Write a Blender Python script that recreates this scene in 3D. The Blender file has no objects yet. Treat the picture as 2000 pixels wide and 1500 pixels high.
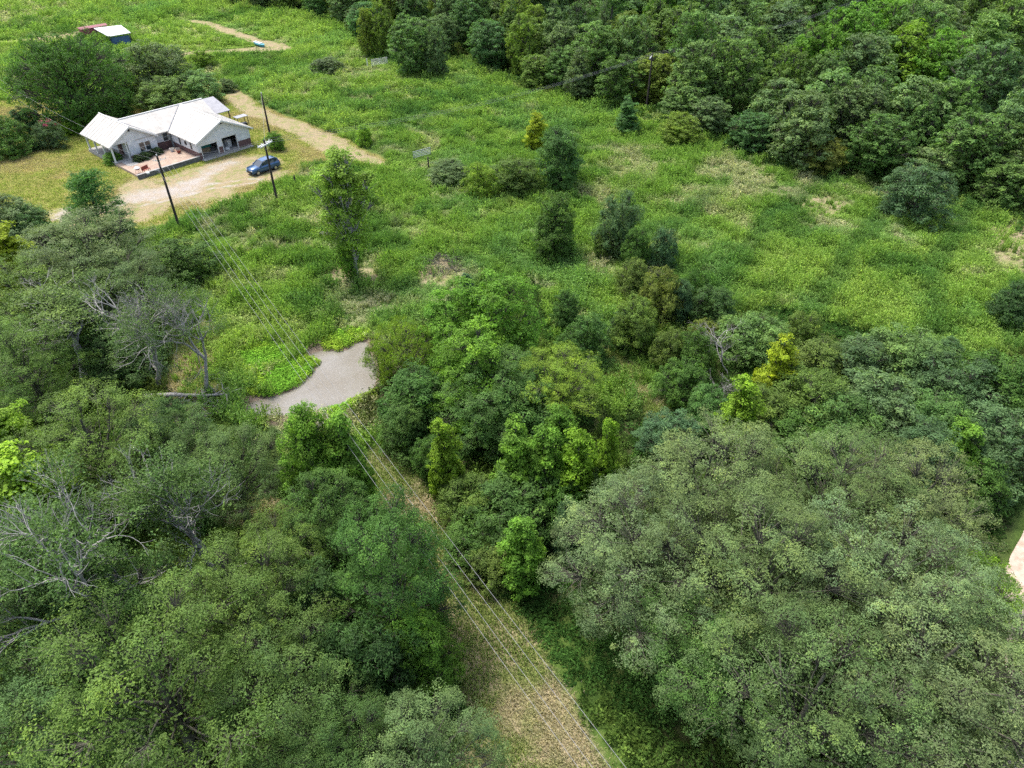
import bpy, bmesh, math, random
import numpy as np
from mathutils import Vector, Matrix

R = math.radians
S = bpy.context.scene
COL = S.collection

# ------------------------------------------------------------------ camera
CAM_H, PITCH, FPX = 40.0, R(38.4), 1386.0
cd = bpy.data.cameras.new('camera'); cam = bpy.data.objects.new('camera', cd); COL.objects.link(cam)
cam.location = (0, 0, CAM_H); cam.rotation_euler = (R(90) - PITCH, 0, 0)
cd.sensor_width = 36; cd.sensor_fit = 'HORIZONTAL'; cd.lens = FPX / 2000 * 36
cd.clip_start = 0.5; cd.clip_end = 6000
S.camera = cam

# ------------------------------------------------------------------ world, sun, exposure
SUN_DIR = Vector((-0.36, 0.27, 1.0)).normalized()
w = bpy.data.worlds.new('World'); S.world = w; w.use_nodes = True
nt = w.node_tree; bg = nt.nodes['Background']
sky = nt.nodes.new('ShaderNodeTexSky'); sky.sky_type = 'NISHITA'; sky.sun_disc = False
sky.sun_elevation = math.asin(SUN_DIR.z); sky.sun_rotation = math.atan2(SUN_DIR.x, SUN_DIR.y)
sky.air_density = 1.0; sky.dust_density = 3.0; sky.ozone_density = 1.0
hs = nt.nodes.new('ShaderNodeHueSaturation'); hs.inputs['Saturation'].default_value = 0.75   # milky overcast
nt.links.new(sky.outputs[0], hs.inputs['Color']); nt.links.new(hs.outputs[0], bg.inputs[0]); bg.inputs[1].default_value = 0.15
sd = bpy.data.lights.new('sun', 'SUN'); sun = bpy.data.objects.new('sun', sd); COL.objects.link(sun)
sd.energy = 2.0; sd.angle = R(12); sd.color = (1.0, 0.95, 0.87)
sun.rotation_euler = (-SUN_DIR).to_track_quat('-Z', 'Y').to_euler(); sun.location = (0, 0, 80)
S.view_settings.view_transform = 'Standard'; S.view_settings.look = 'None'
S.view_settings.exposure = 1.4; S.view_settings.gamma = 1.0
S.cycles.use_adaptive_sampling = True; S.cycles.adaptive_threshold = 0.02; S.cycles.use_denoising = False
S.cycles.max_bounces = 4; S.cycles.diffuse_bounces = 3; S.cycles.transmission_bounces = 3; S.cycles.glossy_bounces = 2
S.cycles.transparent_max_bounces = 8; S.cycles.caustics_reflective = False; S.cycles.caustics_refractive = False

# ------------------------------------------------------------------ helpers
def at(px, py, z=0.0):
    """a spot in the photograph -> the place on the plane of height z"""
    x = (px - 1000) / FPX; y = (750 - py) / FPX
    c, s = math.cos(PITCH), math.sin(PITCH)
    d = (x, c + y * s, -s + y * c)
    t = (z - CAM_H) / d[2]
    return Vector((t * d[0], t * d[1], z))

def smooth(a, b, x):
    t = np.clip((x - a) / (b - a), 0, 1); return t * t * (3 - 2 * t)

def vnoise(x, y, seed=0):
    xi = np.floor(x); yi = np.floor(y); fx = x - xi; fy = y - yi
    fx = fx * fx * (3 - 2 * fx); fy = fy * fy * (3 - 2 * fy)
    def h(a, b):
        v = np.sin(a * 127.1 + b * 311.7 + seed * 74.7) * 43758.5453
        return v - np.floor(v)
    return (h(xi, yi) * (1 - fx) + h(xi + 1, yi) * fx) * (1 - fy) + (h(xi, yi + 1) * (1 - fx) + h(xi + 1, yi + 1) * fx) * fy

def fbm(x, y, sc, seed=0, o=4):
    x = np.asarray(x, float); y = np.asarray(y, float)
    v = 0; a = 0.5; t = 0
    for k in range(o):
        v = v + a * vnoise(x / sc + 17.3 * k, y / sc - 9.1 * k, seed + k); t += a; a *= 0.5; sc *= 0.5
    return v / t

def sdf(poly, x, y):
    """signed distance to a polygon, negative inside"""
    P = np.asarray(poly, float); x = np.asarray(x, float); y = np.asarray(y, float)
    d = np.full(x.shape, 1e18); ins = np.zeros(x.shape, bool)
    for i in range(len(P)):
        ax, ay = P[i - 1]; bx, by = P[i]
        ex, ey = bx - ax, by - ay; wx, wy = x - ax, y - ay
        t = np.clip((wx * ex + wy * ey) / (ex * ex + ey * ey + 1e-12), 0, 1)
        d = np.minimum(d, (wx - ex * t) ** 2 + (wy - ey * t) ** 2)
        c = ((ay > y) != (by > y)) & (x < (bx - ax) * (y - ay) / (by - ay + 1e-12) + ax)
        ins ^= c
    d = np.sqrt(d); return np.where(ins, -d, d)

def dline(line, x, y):
    P = np.asarray(line, float); d = np.full(np.shape(x), 1e18)
    for i in range(1, len(P)):
        ax, ay = P[i - 1]; bx, by = P[i]; ex, ey = bx - ax, by - ay; wx, wy = x - ax, y - ay
        t = np.clip((wx * ex + wy * ey) / (ex * ex + ey * ey + 1e-12), 0, 1)
        d = np.minimum(d, (wx - ex * t) ** 2 + (wy - ey * t) ** 2)
    return np.sqrt(d)

def G(pts): return [tuple(at(a, b)[:2]) for a, b in pts]

def gh(x, y):
    """height of the ground"""
    b = (fbm(x, y, 30, 5, 2) - 0.5) * 0.7
    m = np.minimum(sdf(YARD, x, y), 60)
    return b * smooth(-6, 6, m)

def mk_mesh(name, V, F, mats, attrs=None, mi=None, smooth_sh=False):
    """fast mesh from arrays; F is a list of (n,k) index arrays"""
    V = np.asarray(V, np.float32); F = [np.asarray(f, np.int32) for f in F if len(f)]
    me = bpy.data.meshes.new(name)
    loops = np.concatenate([f.ravel() for f in F]); cnt = np.concatenate([np.full(len(f), f.shape[1]) for f in F])
    me.vertices.add(len(V)); me.vertices.foreach_set('co', V.ravel())
    me.loops.add(len(loops)); me.loops.foreach_set('vertex_index', loops.astype(np.int32))
    me.polygons.add(len(cnt)); st = np.concatenate([[0], np.cumsum(cnt)[:-1]]).astype(np.int32)
    me.polygons.foreach_set('loop_start', st)
    if mi is not None: me.polygons.foreach_set('material_index', np.asarray(mi, np.int32))
    me.polygons.foreach_set('use_smooth', np.full(len(cnt), smooth_sh))
    for k, a in (attrs or {}).items():
        a = np.asarray(a, np.float32)
        if a.ndim == 1:
            me.attributes.new(k, 'FLOAT', 'POINT').data.foreach_set('value', a)
        else:
            me.attributes.new(k, 'FLOAT_COLOR', 'POINT').data.foreach_set('color', a.ravel())
    for m in (mats if isinstance(mats, (list, tuple)) else [mats]): me.materials.append(m)
    me.update(calc_edges=True); me.validate()
    return me

def link(name, data, parent=None, loc=None, rz=0.0):
    o = bpy.data.objects.new(name, data); COL.objects.link(o)
    if parent is not None: o.parent = parent
    if loc is not None: o.location = loc
    if rz: o.rotation_euler = (0, 0, rz)
    return o

def tag(o, label, cat, group=None):
    o['label'] = label; o['category'] = cat
    if group: o['group'] = group
    return o

def struct(o, label=None):
    o['kind'] = 'structure'
    if label: o['label'] = label
    return o

class MB:
    """collects boxes, prisms and tubes into one mesh"""
    def __init__(s): s.V = []; s.F = []
    def add(s, vs, fs):
        n = len(s.V); s.V += [tuple(v) for v in vs]; s.F += [tuple(i + n for i in f) for f in fs]; return s
    def box(s, x0, x1, y0, y1, z0, z1):
        return s.add([(x0, y0, z0), (x1, y0, z0), (x1, y1, z0), (x0, y1, z0), (x0, y0, z1), (x1, y0, z1), (x1, y1, z1), (x0, y1, z1)],
                     [(3, 2, 1, 0), (4, 5, 6, 7), (0, 1, 5, 4), (1, 2, 6, 5), (2, 3, 7, 6), (3, 0, 4, 7)])
    def slab(s, top, th):
        n = len(top); b = [(p[0], p[1], p[2] - th) for p in top]
        return s.add(list(top) + b, [tuple(range(n)), tuple(range(2 * n - 1, n - 1, -1))] + [(i, i + n, (i + 1) % n + n, (i + 1) % n) for i in range(n)])
    def prism(s, poly, y0, y1):     # polygon in (x,z) pushed along y
        n = len(poly); v = [(a, y0, b) for a, b in poly] + [(a, y1, b) for a, b in poly]
        return s.add(v, [tuple(range(n)), tuple(range(2 * n - 1, n - 1, -1))] + [(i, i + n, (i + 1) % n + n, (i + 1) % n) for i in range(n)])
    def tube(s, pts, rad, k=6, cap=True):
        V, Fq = tube_arrays(pts, rad, k); n = len(s.V); s.V += [tuple(v) for v in V]; s.F += [tuple(int(i) + n for i in f) for f in Fq]
        if cap:
            m = len(V); s.F.append(tuple(n + i for i in range(k))[::-1]); s.F.append(tuple(n + m - k + i for i in range(k)))
        return s
    def mesh(s, name, mat, sm=False):
        me = bpy.data.meshes.new(name); me.from_pydata(s.V, [], s.F); me.update()
        bm = bmesh.new(); bm.from_mesh(me); bmesh.ops.recalc_face_normals(bm, faces=bm.faces); bm.to_mesh(me); bm.free()
        for m in (mat if isinstance(mat, list) else [mat]): me.materials.append(m)
        if sm: me.polygons.foreach_set('use_smooth', [True] * len(me.polygons))
        return me
    def build(s, name, mat, parent=None, loc=None, rz=0.0, sm=False):
        return link(name, s.mesh(name, mat, sm), parent, loc, rz)

def tube_arrays(pts, rad, k=6):
    P = np.asarray(pts, float); n = len(P); rad = np.broadcast_to(np.asarray(rad, float), (n,))
    T = np.gradient(P, axis=0); T /= np.linalg.norm(T, axis=1)[:, None] + 1e-9
    up = np.where(np.abs(T[:, 2:3]) > 0.9, [[1., 0, 0]], [[0, 0, 1.]])
    A = np.cross(up, T); A /= np.linalg.norm(A, axis=1)[:, None] + 1e-9; B = np.cross(T, A)
    an = np.arange(k) * 2 * math.pi / k
    V = P[:, None] + rad[:, None, None] * (np.cos(an)[None, :, None] * A[:, None] + np.sin(an)[None, :, None] * B[:, None])
    i = np.arange(n - 1)[:, None] * k; j = np.arange(k)[None]; j2 = (j + 1) % k
    Fq = np.stack([i + j, i + j2, i + k + j2, i + k + j], -1).reshape(-1, 4)
    return V.reshape(-1, 3), Fq

# ------------------------------------------------------------------ materials
def new_mat(name):
    m = bpy.data.materials.new(name); m.use_nodes = True
    n = m.node_tree.nodes; return m, n, m.node_tree.links, n['Principled BSDF']

def N(n, t, **kw):
    x = n.new(t)
    for k, v in kw.items(): setattr(x, k, v)
    return x

def mixc(n, l, fac, a, b, blend='MIX'):
    m = N(n, 'ShaderNodeMix', data_type='RGBA', blend_type=blend)
    for s, v in ((m.inputs[0], fac), (m.inputs[6], a), (m.inputs[7], b)):
        if isinstance(v, (int, float)): s.default_value = v
        elif isinstance(v, tuple): s.default_value = (*v[:3], 1)
        else: l.new(v, s)
    return m.outputs[2]

def ramp(n, l, fac, stops):
    r = N(n, 'ShaderNodeValToRGB'); e = r.color_ramp.elements
    while len(e) < len(stops): e.new(0.5)
    for i, (p, c) in enumerate(stops):
        e[i].position = p; e[i].color = (*c, 1) if isinstance(c, tuple) else (c, c, c, 1)
    l.new(fac, r.inputs[0]); return r.outputs[0]

def noise_tex(n, l, scale, detail=4, rough=0.6, vec=None, dist=0.0):
    t = N(n, 'ShaderNodeTexNoise'); t.inputs['Scale'].default_value = scale; t.inputs['Detail'].default_value = detail
    t.inputs['Roughness'].default_value = rough; t.inputs['Distortion'].default_value = dist
    if vec is not None: l.new(vec, t.inputs['Vector'])
    return t.outputs[0]

def simple(name, c, rough=0.7, var=0.15, scale=3.0, metal=0.0, spec=0.4, c2=None, bump=0.0, coord='Object'):
    m, n, l, p = new_mat(name)
    tc = N(n, 'ShaderNodeTexCoord').outputs[coord]
    f = noise_tex(n, l, scale, 5, 0.65, tc)
    c2 = c2 or tuple(max(0, x * (1 - 2.2 * var)) for x in c)
    col = ramp(n, l, f, [(0.32, c2), (0.62, c)])
    l.new(col, p.inputs['Base Color']); p.inputs['Roughness'].default_value = rough
    p.inputs['Metallic'].default_value = metal; p.inputs['Specular IOR Level'].default_value = spec
    if bump:
        b = N(n, 'ShaderNodeBump'); b.inputs['Strength'].default_value = bump; b.inputs['Distance'].default_value = 0.05
        l.new(f, b.inputs['Height']); l.new(b.outputs[0], p.inputs['Normal'])
    return m

def leaf_mat(name, source, rough=0.6, spec=0.2, trans=0.34):
    m, n, l, p = new_mat(name)
    if source == 'object':
        base = N(n, 'ShaderNodeObjectInfo').outputs['Color']
    else:
        base = N(n, 'ShaderNodeAttribute', attribute_type='INSTANCER', attribute_name='tint').outputs['Color']
    var = N(n, 'ShaderNodeAttribute', attribute_name='var').outputs['Fac']
    k = ramp(n, l, var, [(0.0, 0.5), (0.5, 0.97), (1.0, 1.6)])
    c = mixc(n, l, 1.0, base, k, 'MULTIPLY')
    yl = ramp(n, l, var, [(0.75, 0.0), (1.0, 0.35)])
    c = mixc(n, l, yl, c, mixc(n, l, 1.0, c, (1.55, 1.22, 0.6), 'MULTIPLY'))
    # a little of every crown's leaves is blue-green or olive by itself
    oi = N(n, 'ShaderNodeTexCoord').outputs['Object']
    f = noise_tex(n, l, 0.55, 2, 0.5, oi)
    c = mixc(n, l, 1.0, c, ramp(n, l, f, [(0.3, (0.90, 0.98, 1.05)), (0.7, (1.06, 1.03, 0.92))]), 'MULTIPLY')
    if spec:
        l.new(c, p.inputs['Base Color']); p.inputs['Roughness'].default_value = rough
        p.inputs['Specular IOR Level'].default_value = spec
    else:
        p = N(n, 'ShaderNodeBsdfDiffuse'); l.new(c, p.inputs[0])
    tr = N(n, 'ShaderNodeBsdfTranslucent'); l.new(mixc(n, l, 1.0, c, (1.25, 1.35, 0.7), 'MULTIPLY'), tr.inputs[0])
    mx = N(n, 'ShaderNodeMixShader'); mx.inputs[0].default_value = trans
    l.new(p.outputs[0], mx.inputs[1]); l.new(tr.outputs[0], mx.inputs[2])
    l.new(mx.outputs[0], n['Material Output'].inputs[0])
    return m

M = {}
M['leaf'] = leaf_mat('leaf', 'object')
M['weed'] = leaf_mat('weed', 'inst', 0.6, 0.0, 0.36)
M['bark'] = simple('bark', (0.115, 0.11, 0.08), 0.9, 0.25, 5.0, c2=(0.045, 0.043, 0.032))
M['deadwood'] = simple('deadwood', (0.36, 0.345, 0.325), 0.9, 0.2, 4.0, c2=(0.16, 0.15, 0.14))
M['roof'] = simple('roof_metal_cream', (0.43, 0.41, 0.375), 0.55, 0.12, 0.8)
M['roofgrey'] = simple('roof_metal_grey', (0.26, 0.26, 0.28), 0.5, 0.1, 1.2)
M['siding'] = simple('white_siding', (0.62, 0.63, 0.64), 0.7, 0.12, 1.1, c2=(0.47, 0.49, 0.50))
M['trim'] = simple('white_trim', (0.62, 0.62, 0.60), 0.6, 0.05)
M['brick'] = simple('brick_base', (0.15, 0.085, 0.08), 0.9, 0.2, 8.0)
M['dark'] = simple('dark_interior', (0.035, 0.035, 0.04), 0.9, 0.2)
M['concrete'] = simple('concrete', (0.34, 0.33, 0.31), 0.9, 0.15, 2.0)
M['blockwall'] = simple('block_wall', (0.14, 0.14, 0.135), 0.95, 0.2, 3.0, c2=(0.06, 0.062, 0.06))
M['pole'] = simple('pole_wood', (0.045, 0.035, 0.03), 0.9, 0.2, 3.0)
M['wire'] = simple('wire_metal', (0.24, 0.24, 0.25), 0.6, 0.05)
M['galv'] = simple('galvanised', (0.45, 0.46, 0.47), 0.4, 0.1, metal=0.5)
M['post'] = simple('post_wood', (0.06, 0.05, 0.042), 0.95, 0.2)
M['white'] = simple('white_paint', (0.64, 0.64, 0.63), 0.5, 0.05)
M['teal'] = simple('teal_plastic', (0.05, 0.26, 0.30), 0.4, 0.1)
M['maroon'] = simple('maroon_metal', (0.20, 0.045, 0.06), 0.6, 0.15)
M['tyre'] = simple('tyre_rubber', (0.015, 0.015, 0.016), 0.9, 0.1)
M['rim'] = simple('wheel_rim', (0.45, 0.46, 0.48), 0.3, 0.1, metal=0.8)
M['red'] = simple('red_paint', (0.25, 0.06, 0.04), 0.6, 0.1)
def car_paint():
    m, n, l, p = new_mat('car_paint'); p.inputs['Base Color'].default_value = (0.03, 0.085, 0.19, 1)
    p.inputs['Metallic'].default_value = 0.45; p.inputs['Roughness'].default_value = 0.28
    p.inputs['Coat Weight'].default_value = 0.6; p.inputs['Coat Roughness'].default_value = 0.08; return m
M['paint'] = car_paint()
def glass(name, c, r=0.08):
    m, n, l, p = new_mat(name); p.inputs['Base Color'].default_value = (*c, 1); p.inputs['Roughness'].default_value = r
    p.inputs['Specular IOR Level'].default_value = 0.8; return m
M['glass'] = glass('window_glass', (0.03, 0.04, 0.045)); M['carglass'] = glass('car_glass', (0.015, 0.025, 0.035))
M['lamp'] = glass('lamp_lens', (0.5, 0.5, 0.5)); M['lampr'] = glass('tail_lens', (0.25, 0.02, 0.02))

# ------------------------------------------------------------------ places (outlines of the ground's regions)
YARD = G([(-190, 200), (60, 196), (180, 232), (300, 205), (425, 158), (470, 178), (500, 200), (600, 240), (700, 283), (764, 314), (735, 328), (640, 318), (600, 322), (580, 345), (520, 368), (450, 393), (350, 432), (260, 452), (130, 452), (60, 440), (-190, 420)])
PLOUGH = G([(432, 165), (470, 180), (500, 203), (600, 243), (700, 287), (762, 315), (735, 326), (655, 308), (585, 276), (540, 250), (500, 232), (470, 222), (452, 205)])
GRAVEL = G([(85, 408), (140, 394), (205, 388), (262, 366), (330, 358), (375, 345), (398, 322), (440, 312), (478, 314), (462, 334), (425, 346), (410, 366), (360, 390), (300, 404), (238, 408), (180, 414), (120, 438), (100, 436)])
TRACK = G([(140, 440), (190, 400), (230, 372), (262, 358), (300, 352), (395, 318), (480, 306), (545, 318), (570, 335), (540, 358), (450, 386), (340, 416), (230, 446)])
POND = G([(470, 795), (487, 779), (530, 771), (570, 758), (592, 740), (612, 718), (612, 700), (596, 690), (625, 678), (655, 682), (680, 678), (686, 666), (720, 660), (728, 684), (742, 712), (741, 745), (728, 768), (690, 782), (650, 800), (600, 806), (545, 812), (500, 812)])
CORR = G([(690, 950), (712, 890), (742, 868), (800, 915), (870, 1005), (935, 1110), (1000, 1200), (1080, 1300), (1190, 1470), (1260, 1600), (830, 1640), (900, 1480), (910, 1380), (885, 1270), (870, 1150), (810, 1030), (735, 985)])
ROAD = G([(2010, 1005), (1990, 1060), (1966, 1110), (1962, 1150), (1975, 1200), (1960, 1330), (1955, 1500), (2010, 1700), (2300, 1700), (2150, 1000), (2060, 900)])
PATHS = [G([(372, 41), (400, 44), (435, 57), (470, 71), (510, 84), (553, 97)]), G([(553, 97), (505, 99), (440, 102), (360, 107)])]
LDIRT = G([(-120, 84), (0, 79), (50, 74), (90, 70), (128, 66), (160, 58), (205, 52), (215, 60), (140, 76), (90, 82), (0, 84), (-120, 92)])
DRY = [G([(345, 640), (410, 630), (420, 700), (430, 790), (400, 840), (345, 830), (330, 740)]),
       G([(470, 1005), (520, 985), (560, 1000), (545, 1060), (500, 1060)]),
       G([(555, 1130), (600, 1190), (640, 1270), (700, 1330), (740, 1420), (660, 1420), (590, 1330), (545, 1230)]),
       G([(610, 545), (650, 510), (690, 520), (735, 525), (745, 555), (700, 560), (640, 560)]),
       G([(1560, 395), (1620, 380), (1660, 395), (1640, 425), (1580, 425)]), G([(1925, 440), (2080, 430), (2080, 540), (1960, 530)]),
       G([(820, 520), (870, 500), (895, 530), (880, 565), (830, 560)]), G([(1180, 640), (1230, 690), (1260, 760), (1310, 800), (1290, 830), (1230, 780), (1170, 700)])]
WOODEDGE = [(-300, -25), (200, -12), (430, 3), (480, 22), (560, 30), (640, 44), (700, 78), (760, 92), (830, 112), (905, 122), (960, 150), (1010, 168), (1070, 190), (1130, 210), (1200, 222), (1270, 240), (1340, 272), (1420, 298), (1500, 320), (1600, 343), (1700, 356), (1790, 378), (1880, 405), (1960, 432), (2080, 470), (2300, 530)]
WOOD = G(WOODEDGE) + [(420, 200), (420, 420), (-300, 420)]
NEARWOOD_L = G([(-250, 420), (60, 440), (180, 470), (260, 500), (330, 560), (345, 660), (345, 800), (450, 830), (540, 870), (560, 960), (700, 1000), (740, 1150), (860, 1300), (900, 1450), (870, 1640), (-400, 1640)])
NEARWOOD_R = G([(700, 830), (800, 800), (860, 900), (1000, 1120), (1090, 1190), (1250, 1380), (1340, 1650), (2200, 1640), (1960, 1150), (1990, 900), (2200, 700), (1900, 690), (1700, 650), (1500, 600), (1330, 640), (1350, 740), (1200, 830), (1090, 720), (1050, 560), (940, 560), (850, 620), (750, 700), (750, 770)])

# ------------------------------------------------------------------ ground
def ground_attrs(x, y):
    nz = (fbm(x, y, 5, 11) - 0.5) * 2
    nz2 = (fbm(x, y, 1.6, 19, 3) - 0.5) * 2
    a = {}
    a['lawn'] = smooth(0.8, -0.8, sdf(YARD, x, y) + nz * 1.2)
    d = smooth(0.9, -1.1, sdf(PLOUGH, x, y) + nz * 1.6 + nz2 * .6)
    d = np.maximum(d, 0.8 * smooth(1.2, -2.0, sdf(TRACK, x, y) + nz * 4.0 + nz2 * 1.6))
    for p in PATHS: d = np.maximum(d, smooth(1.9, 1.2, dline(p, x, y) + nz * 0.9 - smooth(8, 0, np.hypot(x - at(530, 94)[0], y - at(530, 94)[1])) * 2.6))
    d = np.maximum(d, smooth(0.5, -0.5, sdf(LDIRT, x, y) + nz))
    a['dirt'] = d
    a['gravel'] = smooth(2.0, -3.0, sdf(GRAVEL, x, y) + nz * 2.4)
    dr = dline(G([(95, 436), (150, 420), (230, 405), (310, 392), (400, 366), (500, 352)]), x, y); a['gravel'] = np.maximum(a['gravel'] * .9, .85 * smooth(.55, .2, np.abs(dr - .8) + nz2 * .2))
    s = smooth(1.0, -1.2, sdf(CORR, x, y) + nz * 1.3)
    for p in DRY: s = np.maximum(s, 0.9 * smooth(1.2, -1.0, sdf(p, x, y) + nz * 1.6))
    a['straw'] = s
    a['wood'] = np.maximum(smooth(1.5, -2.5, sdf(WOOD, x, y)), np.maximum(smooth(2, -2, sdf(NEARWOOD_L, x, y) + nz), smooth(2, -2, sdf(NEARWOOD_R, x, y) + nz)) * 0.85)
    a['clay'] = smooth(0.8, -1.2, sdf(DRY[2], x, y) + nz * 1.2)
    a['mud'] = smooth(2.2, 0.2, sdf(POND, x, y) + nz * 0.5)
    return a

def ground_material(name, extra=None):
    m, n, l, p = new_mat(name)
    pos = N(n, 'ShaderNodeNewGeometry').outputs['Position']
    A = lambda k: N(n, 'ShaderNodeAttribute', attribute_name=k).outputs['Fac']
    f1 = noise_tex(n, l, 0.09, 4, 0.6, pos); f2 = noise_tex(n, l, 0.7, 5, 0.7, pos); f3 = noise_tex(n, l, 4.0, 4, 0.75, pos); f4 = noise_tex(n, l, 14.0, 3, 0.7, pos)
    grass = ramp(n, l, f2, [(0.30, (0.030, 0.060, 0.012)), (0.55, (0.065, 0.11, 0.022)), (0.75, (0.13, 0.15, 0.045))])
    dry = ramp(n, l, f3, [(0.3, (0.13, 0.115, 0.055)), (0.55, (0.28, 0.235, 0.145)), (0.8, (0.38, 0.31, 0.21))])
    dry = mixc(n, l, ramp(n, l, noise_tex(n, l, 0.35, 4, .65, pos), [(.46, 0.0), (.6, .8)]), dry, (.14, .17, .045))
    lawn = ramp(n, l, f2, [(0.25, (0.115, 0.135, 0.03)), (0.5, (0.21, 0.19, 0.055)), (0.72, (0.30, 0.225, 0.11))])
    lawn = mixc(n, l, ramp(n, l, noise_tex(n, l, 0.22, 4, 0.6, pos), [(0.40, 0.0), (0.60, 0.8)]), lawn, (0.16, 0.175, 0.04))
    wv = N(n, 'ShaderNodeTexWave'); wv.inputs['Scale'].default_value = .55; wv.inputs['Distortion'].default_value = 3.0; wv.inputs['Detail'].default_value = 3
    mpn = N(n, 'ShaderNodeMapping'); mpn.inputs['Rotation'].default_value = (0, 0, R(38)); l.new(pos, mpn.inputs[0]); l.new(mpn.outputs[0], wv.inputs[0])
    dirt = ramp(n, l, f3, [(0.25, (0.15, 0.135, 0.06)), (0.5, (0.265, 0.205, 0.13)), (0.72, (0.37, 0.285, 0.20))])
    dirt = mixc(n, l, ramp(n, l, wv.outputs[1], [(.25, .0), (.6, .4)]), dirt, (.22, .20, .09))
    dirt = mixc(n, l, ramp(n, l, f2, [(.48, .0), (.60, .9)]), dirt, (.17, .185, .06))
    grav = ramp(n, l, f4, [(0.3, (0.20, 0.165, 0.14)), (0.5, (0.33, 0.29, 0.265)), (0.75, (0.43, 0.40, 0.38))])
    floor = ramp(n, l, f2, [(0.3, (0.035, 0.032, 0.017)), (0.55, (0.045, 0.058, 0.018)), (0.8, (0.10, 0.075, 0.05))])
    clay = ramp(n, l, f3, [(0.3, (0.10, 0.05, 0.032)), (0.7, (0.21, 0.12, 0.08))])
    mud = ramp(n, l, f3, [(0.3, (0.10, 0.075, 0.05)), (0.7, (0.24, 0.19, 0.15))])
    def brk(k, amt=0.5):      # break an edge up with fine noise
        mm = N(n, 'ShaderNodeMath', operation='MULTIPLY_ADD'); l.new(f3, mm.inputs[0]); mm.inputs[1].default_value = amt; l.new(A(k), mm.inputs[2])
        return ramp(n, l, mm.outputs[0], [(0.5 * amt + 0.22, 0.0), (0.5 * amt + 0.72, 1.0)])
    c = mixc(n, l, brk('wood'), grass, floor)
    c = mixc(n, l, brk('straw', 0.7), c, dry)
    c = mixc(n, l, brk('clay'), c, clay)
    c = mixc(n, l, brk('mud'), c, mud)
    c = mixc(n, l, brk('lawn'), c, lawn)
    c = mixc(n, l, brk('dirt', 0.8), c, dirt)
    ga = N(n, 'ShaderNodeMath', operation='MULTIPLY_ADD'); l.new(f2, ga.inputs[0]); ga.inputs[1].default_value = 1.5; l.new(A('gravel'), ga.inputs[2])
    gb = N(n, 'ShaderNodeMath', operation='MULTIPLY_ADD'); l.new(f3, gb.inputs[0]); gb.inputs[1].default_value = .8; l.new(ga.outputs[0], gb.inputs[2])
    gs = N(n, 'ShaderNodeMath', operation='SUBTRACT'); l.new(gb.outputs[0], gs.inputs[0]); gs.inputs[1].default_value = 1.38
    c = mixc(n, l, ramp(n, l, gs.outputs[0], [(.25, 0.0), (.75, .92)]), c, grav)
    c = mixc(n, l, 1.0, c, ramp(n, l, f4, [(0.3, 0.72), (0.7, 1.2)]), 'MULTIPLY')
    l.new(c, p.inputs['Base Color']); p.inputs['Roughness'].default_value = 0.95; p.inputs['Specular IOR Level'].default_value = 0.1
    b = N(n, 'ShaderNodeBump'); b.inputs['Strength'].default_value = 0.6; b.inputs['Distance'].default_value = 0.12
    l.new(f3, b.inputs['Height']); l.new(b.outputs[0], p.inputs['Normal'])
    return m

M['ground'] = ground_material('ground')
xs = np.concatenate([[-3000, -1500, -800, -500, -350, -250], np.arange(-180, 180.1, 0.8), [250, 350, 500, 800, 1500, 3000]])
ys = np.concatenate([[-600, -200, -60, -20], np.arange(0, 250, 0.8), [270, 300, 360, 450, 700, 1200, 2500, 4500]])
X, Y = np.meshgrid(xs, ys); sh = X.shape; X = X.ravel(); Y = Y.ravel()
Z = gh(X, Y) - 0.75 * smooth(0.6, -1.6, sdf(POND, X, Y))
at_ = ground_attrs(X, Y)
Z = Z + (fbm(X, Y, 1.1, 3, 2) - 0.5) * 0.10 * (1 - at_['lawn']) * (np.abs(X) < 181)
i = np.arange(sh[0] - 1)[:, None] * sh[1] + np.arange(sh[1] - 1)[None]
Fq = np.stack([i, i + 1, i + sh[1] + 1, i + sh[1]], -1).reshape(-1, 4)
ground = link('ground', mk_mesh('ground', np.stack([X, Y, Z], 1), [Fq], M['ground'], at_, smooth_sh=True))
struct(ground, 'overgrown green field with mown yard and dry mown strip')

def gz(x, y):
    x = np.atleast_1d(np.asarray(x, float)); y = np.atleast_1d(np.asarray(y, float))
    return gh(x, y) - 0.75 * smooth(0.6, -1.6, sdf(POND, x, y))
def gz1(x, y): return float(gz(x, y)[0])

# pond
def pond_mat():
    m, n, l, p = new_mat('pond_water')
    pos = N(n, 'ShaderNodeNewGeometry').outputs['Position']
    f = noise_tex(n, l, 0.28, 4, 0.6, pos, 0.6); g = noise_tex(n, l, 6.0, 3, 0.8, pos); h = noise_tex(n, l, 1.3, 4, 0.7, pos, 1.0)
    c = ramp(n, l, f, [(0.3, (0.150, 0.132, 0.100)), (0.6, (0.185, 0.172, 0.148)), (0.8, (0.165, 0.145, 0.095))])
    c = mixc(n, l, ramp(n, l, g, [(0.55, 0.0), (0.66, 0.45)]), c, (0.29, 0.275, 0.26))
    c = mixc(n, l, ramp(n, l, h, [(0.58, 0.0), (0.72, 0.5)]), c, (0.13, 0.108, 0.085))
    l.new(c, p.inputs['Base Color']); p.inputs['Roughness'].default_value = 0.22; p.inputs['Specular IOR Level'].default_value = 0.45
    b = N(n, 'ShaderNodeBump'); b.inputs['Strength'].default_value = 0.12; b.inputs['Distance'].default_value = 0.02
    l.new(g, b.inputs['Height']); l.new(b.outputs[0], p.inputs['Normal']); return m
px0 = np.array(POND); bb = (px0.min(0) - 2.5, px0.max(0) + 2.5)
gx, gy = np.meshgrid(np.arange(bb[0][0], bb[1][0], 0.4), np.arange(bb[0][1], bb[1][1], 0.4)); s2 = gx.shape
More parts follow.
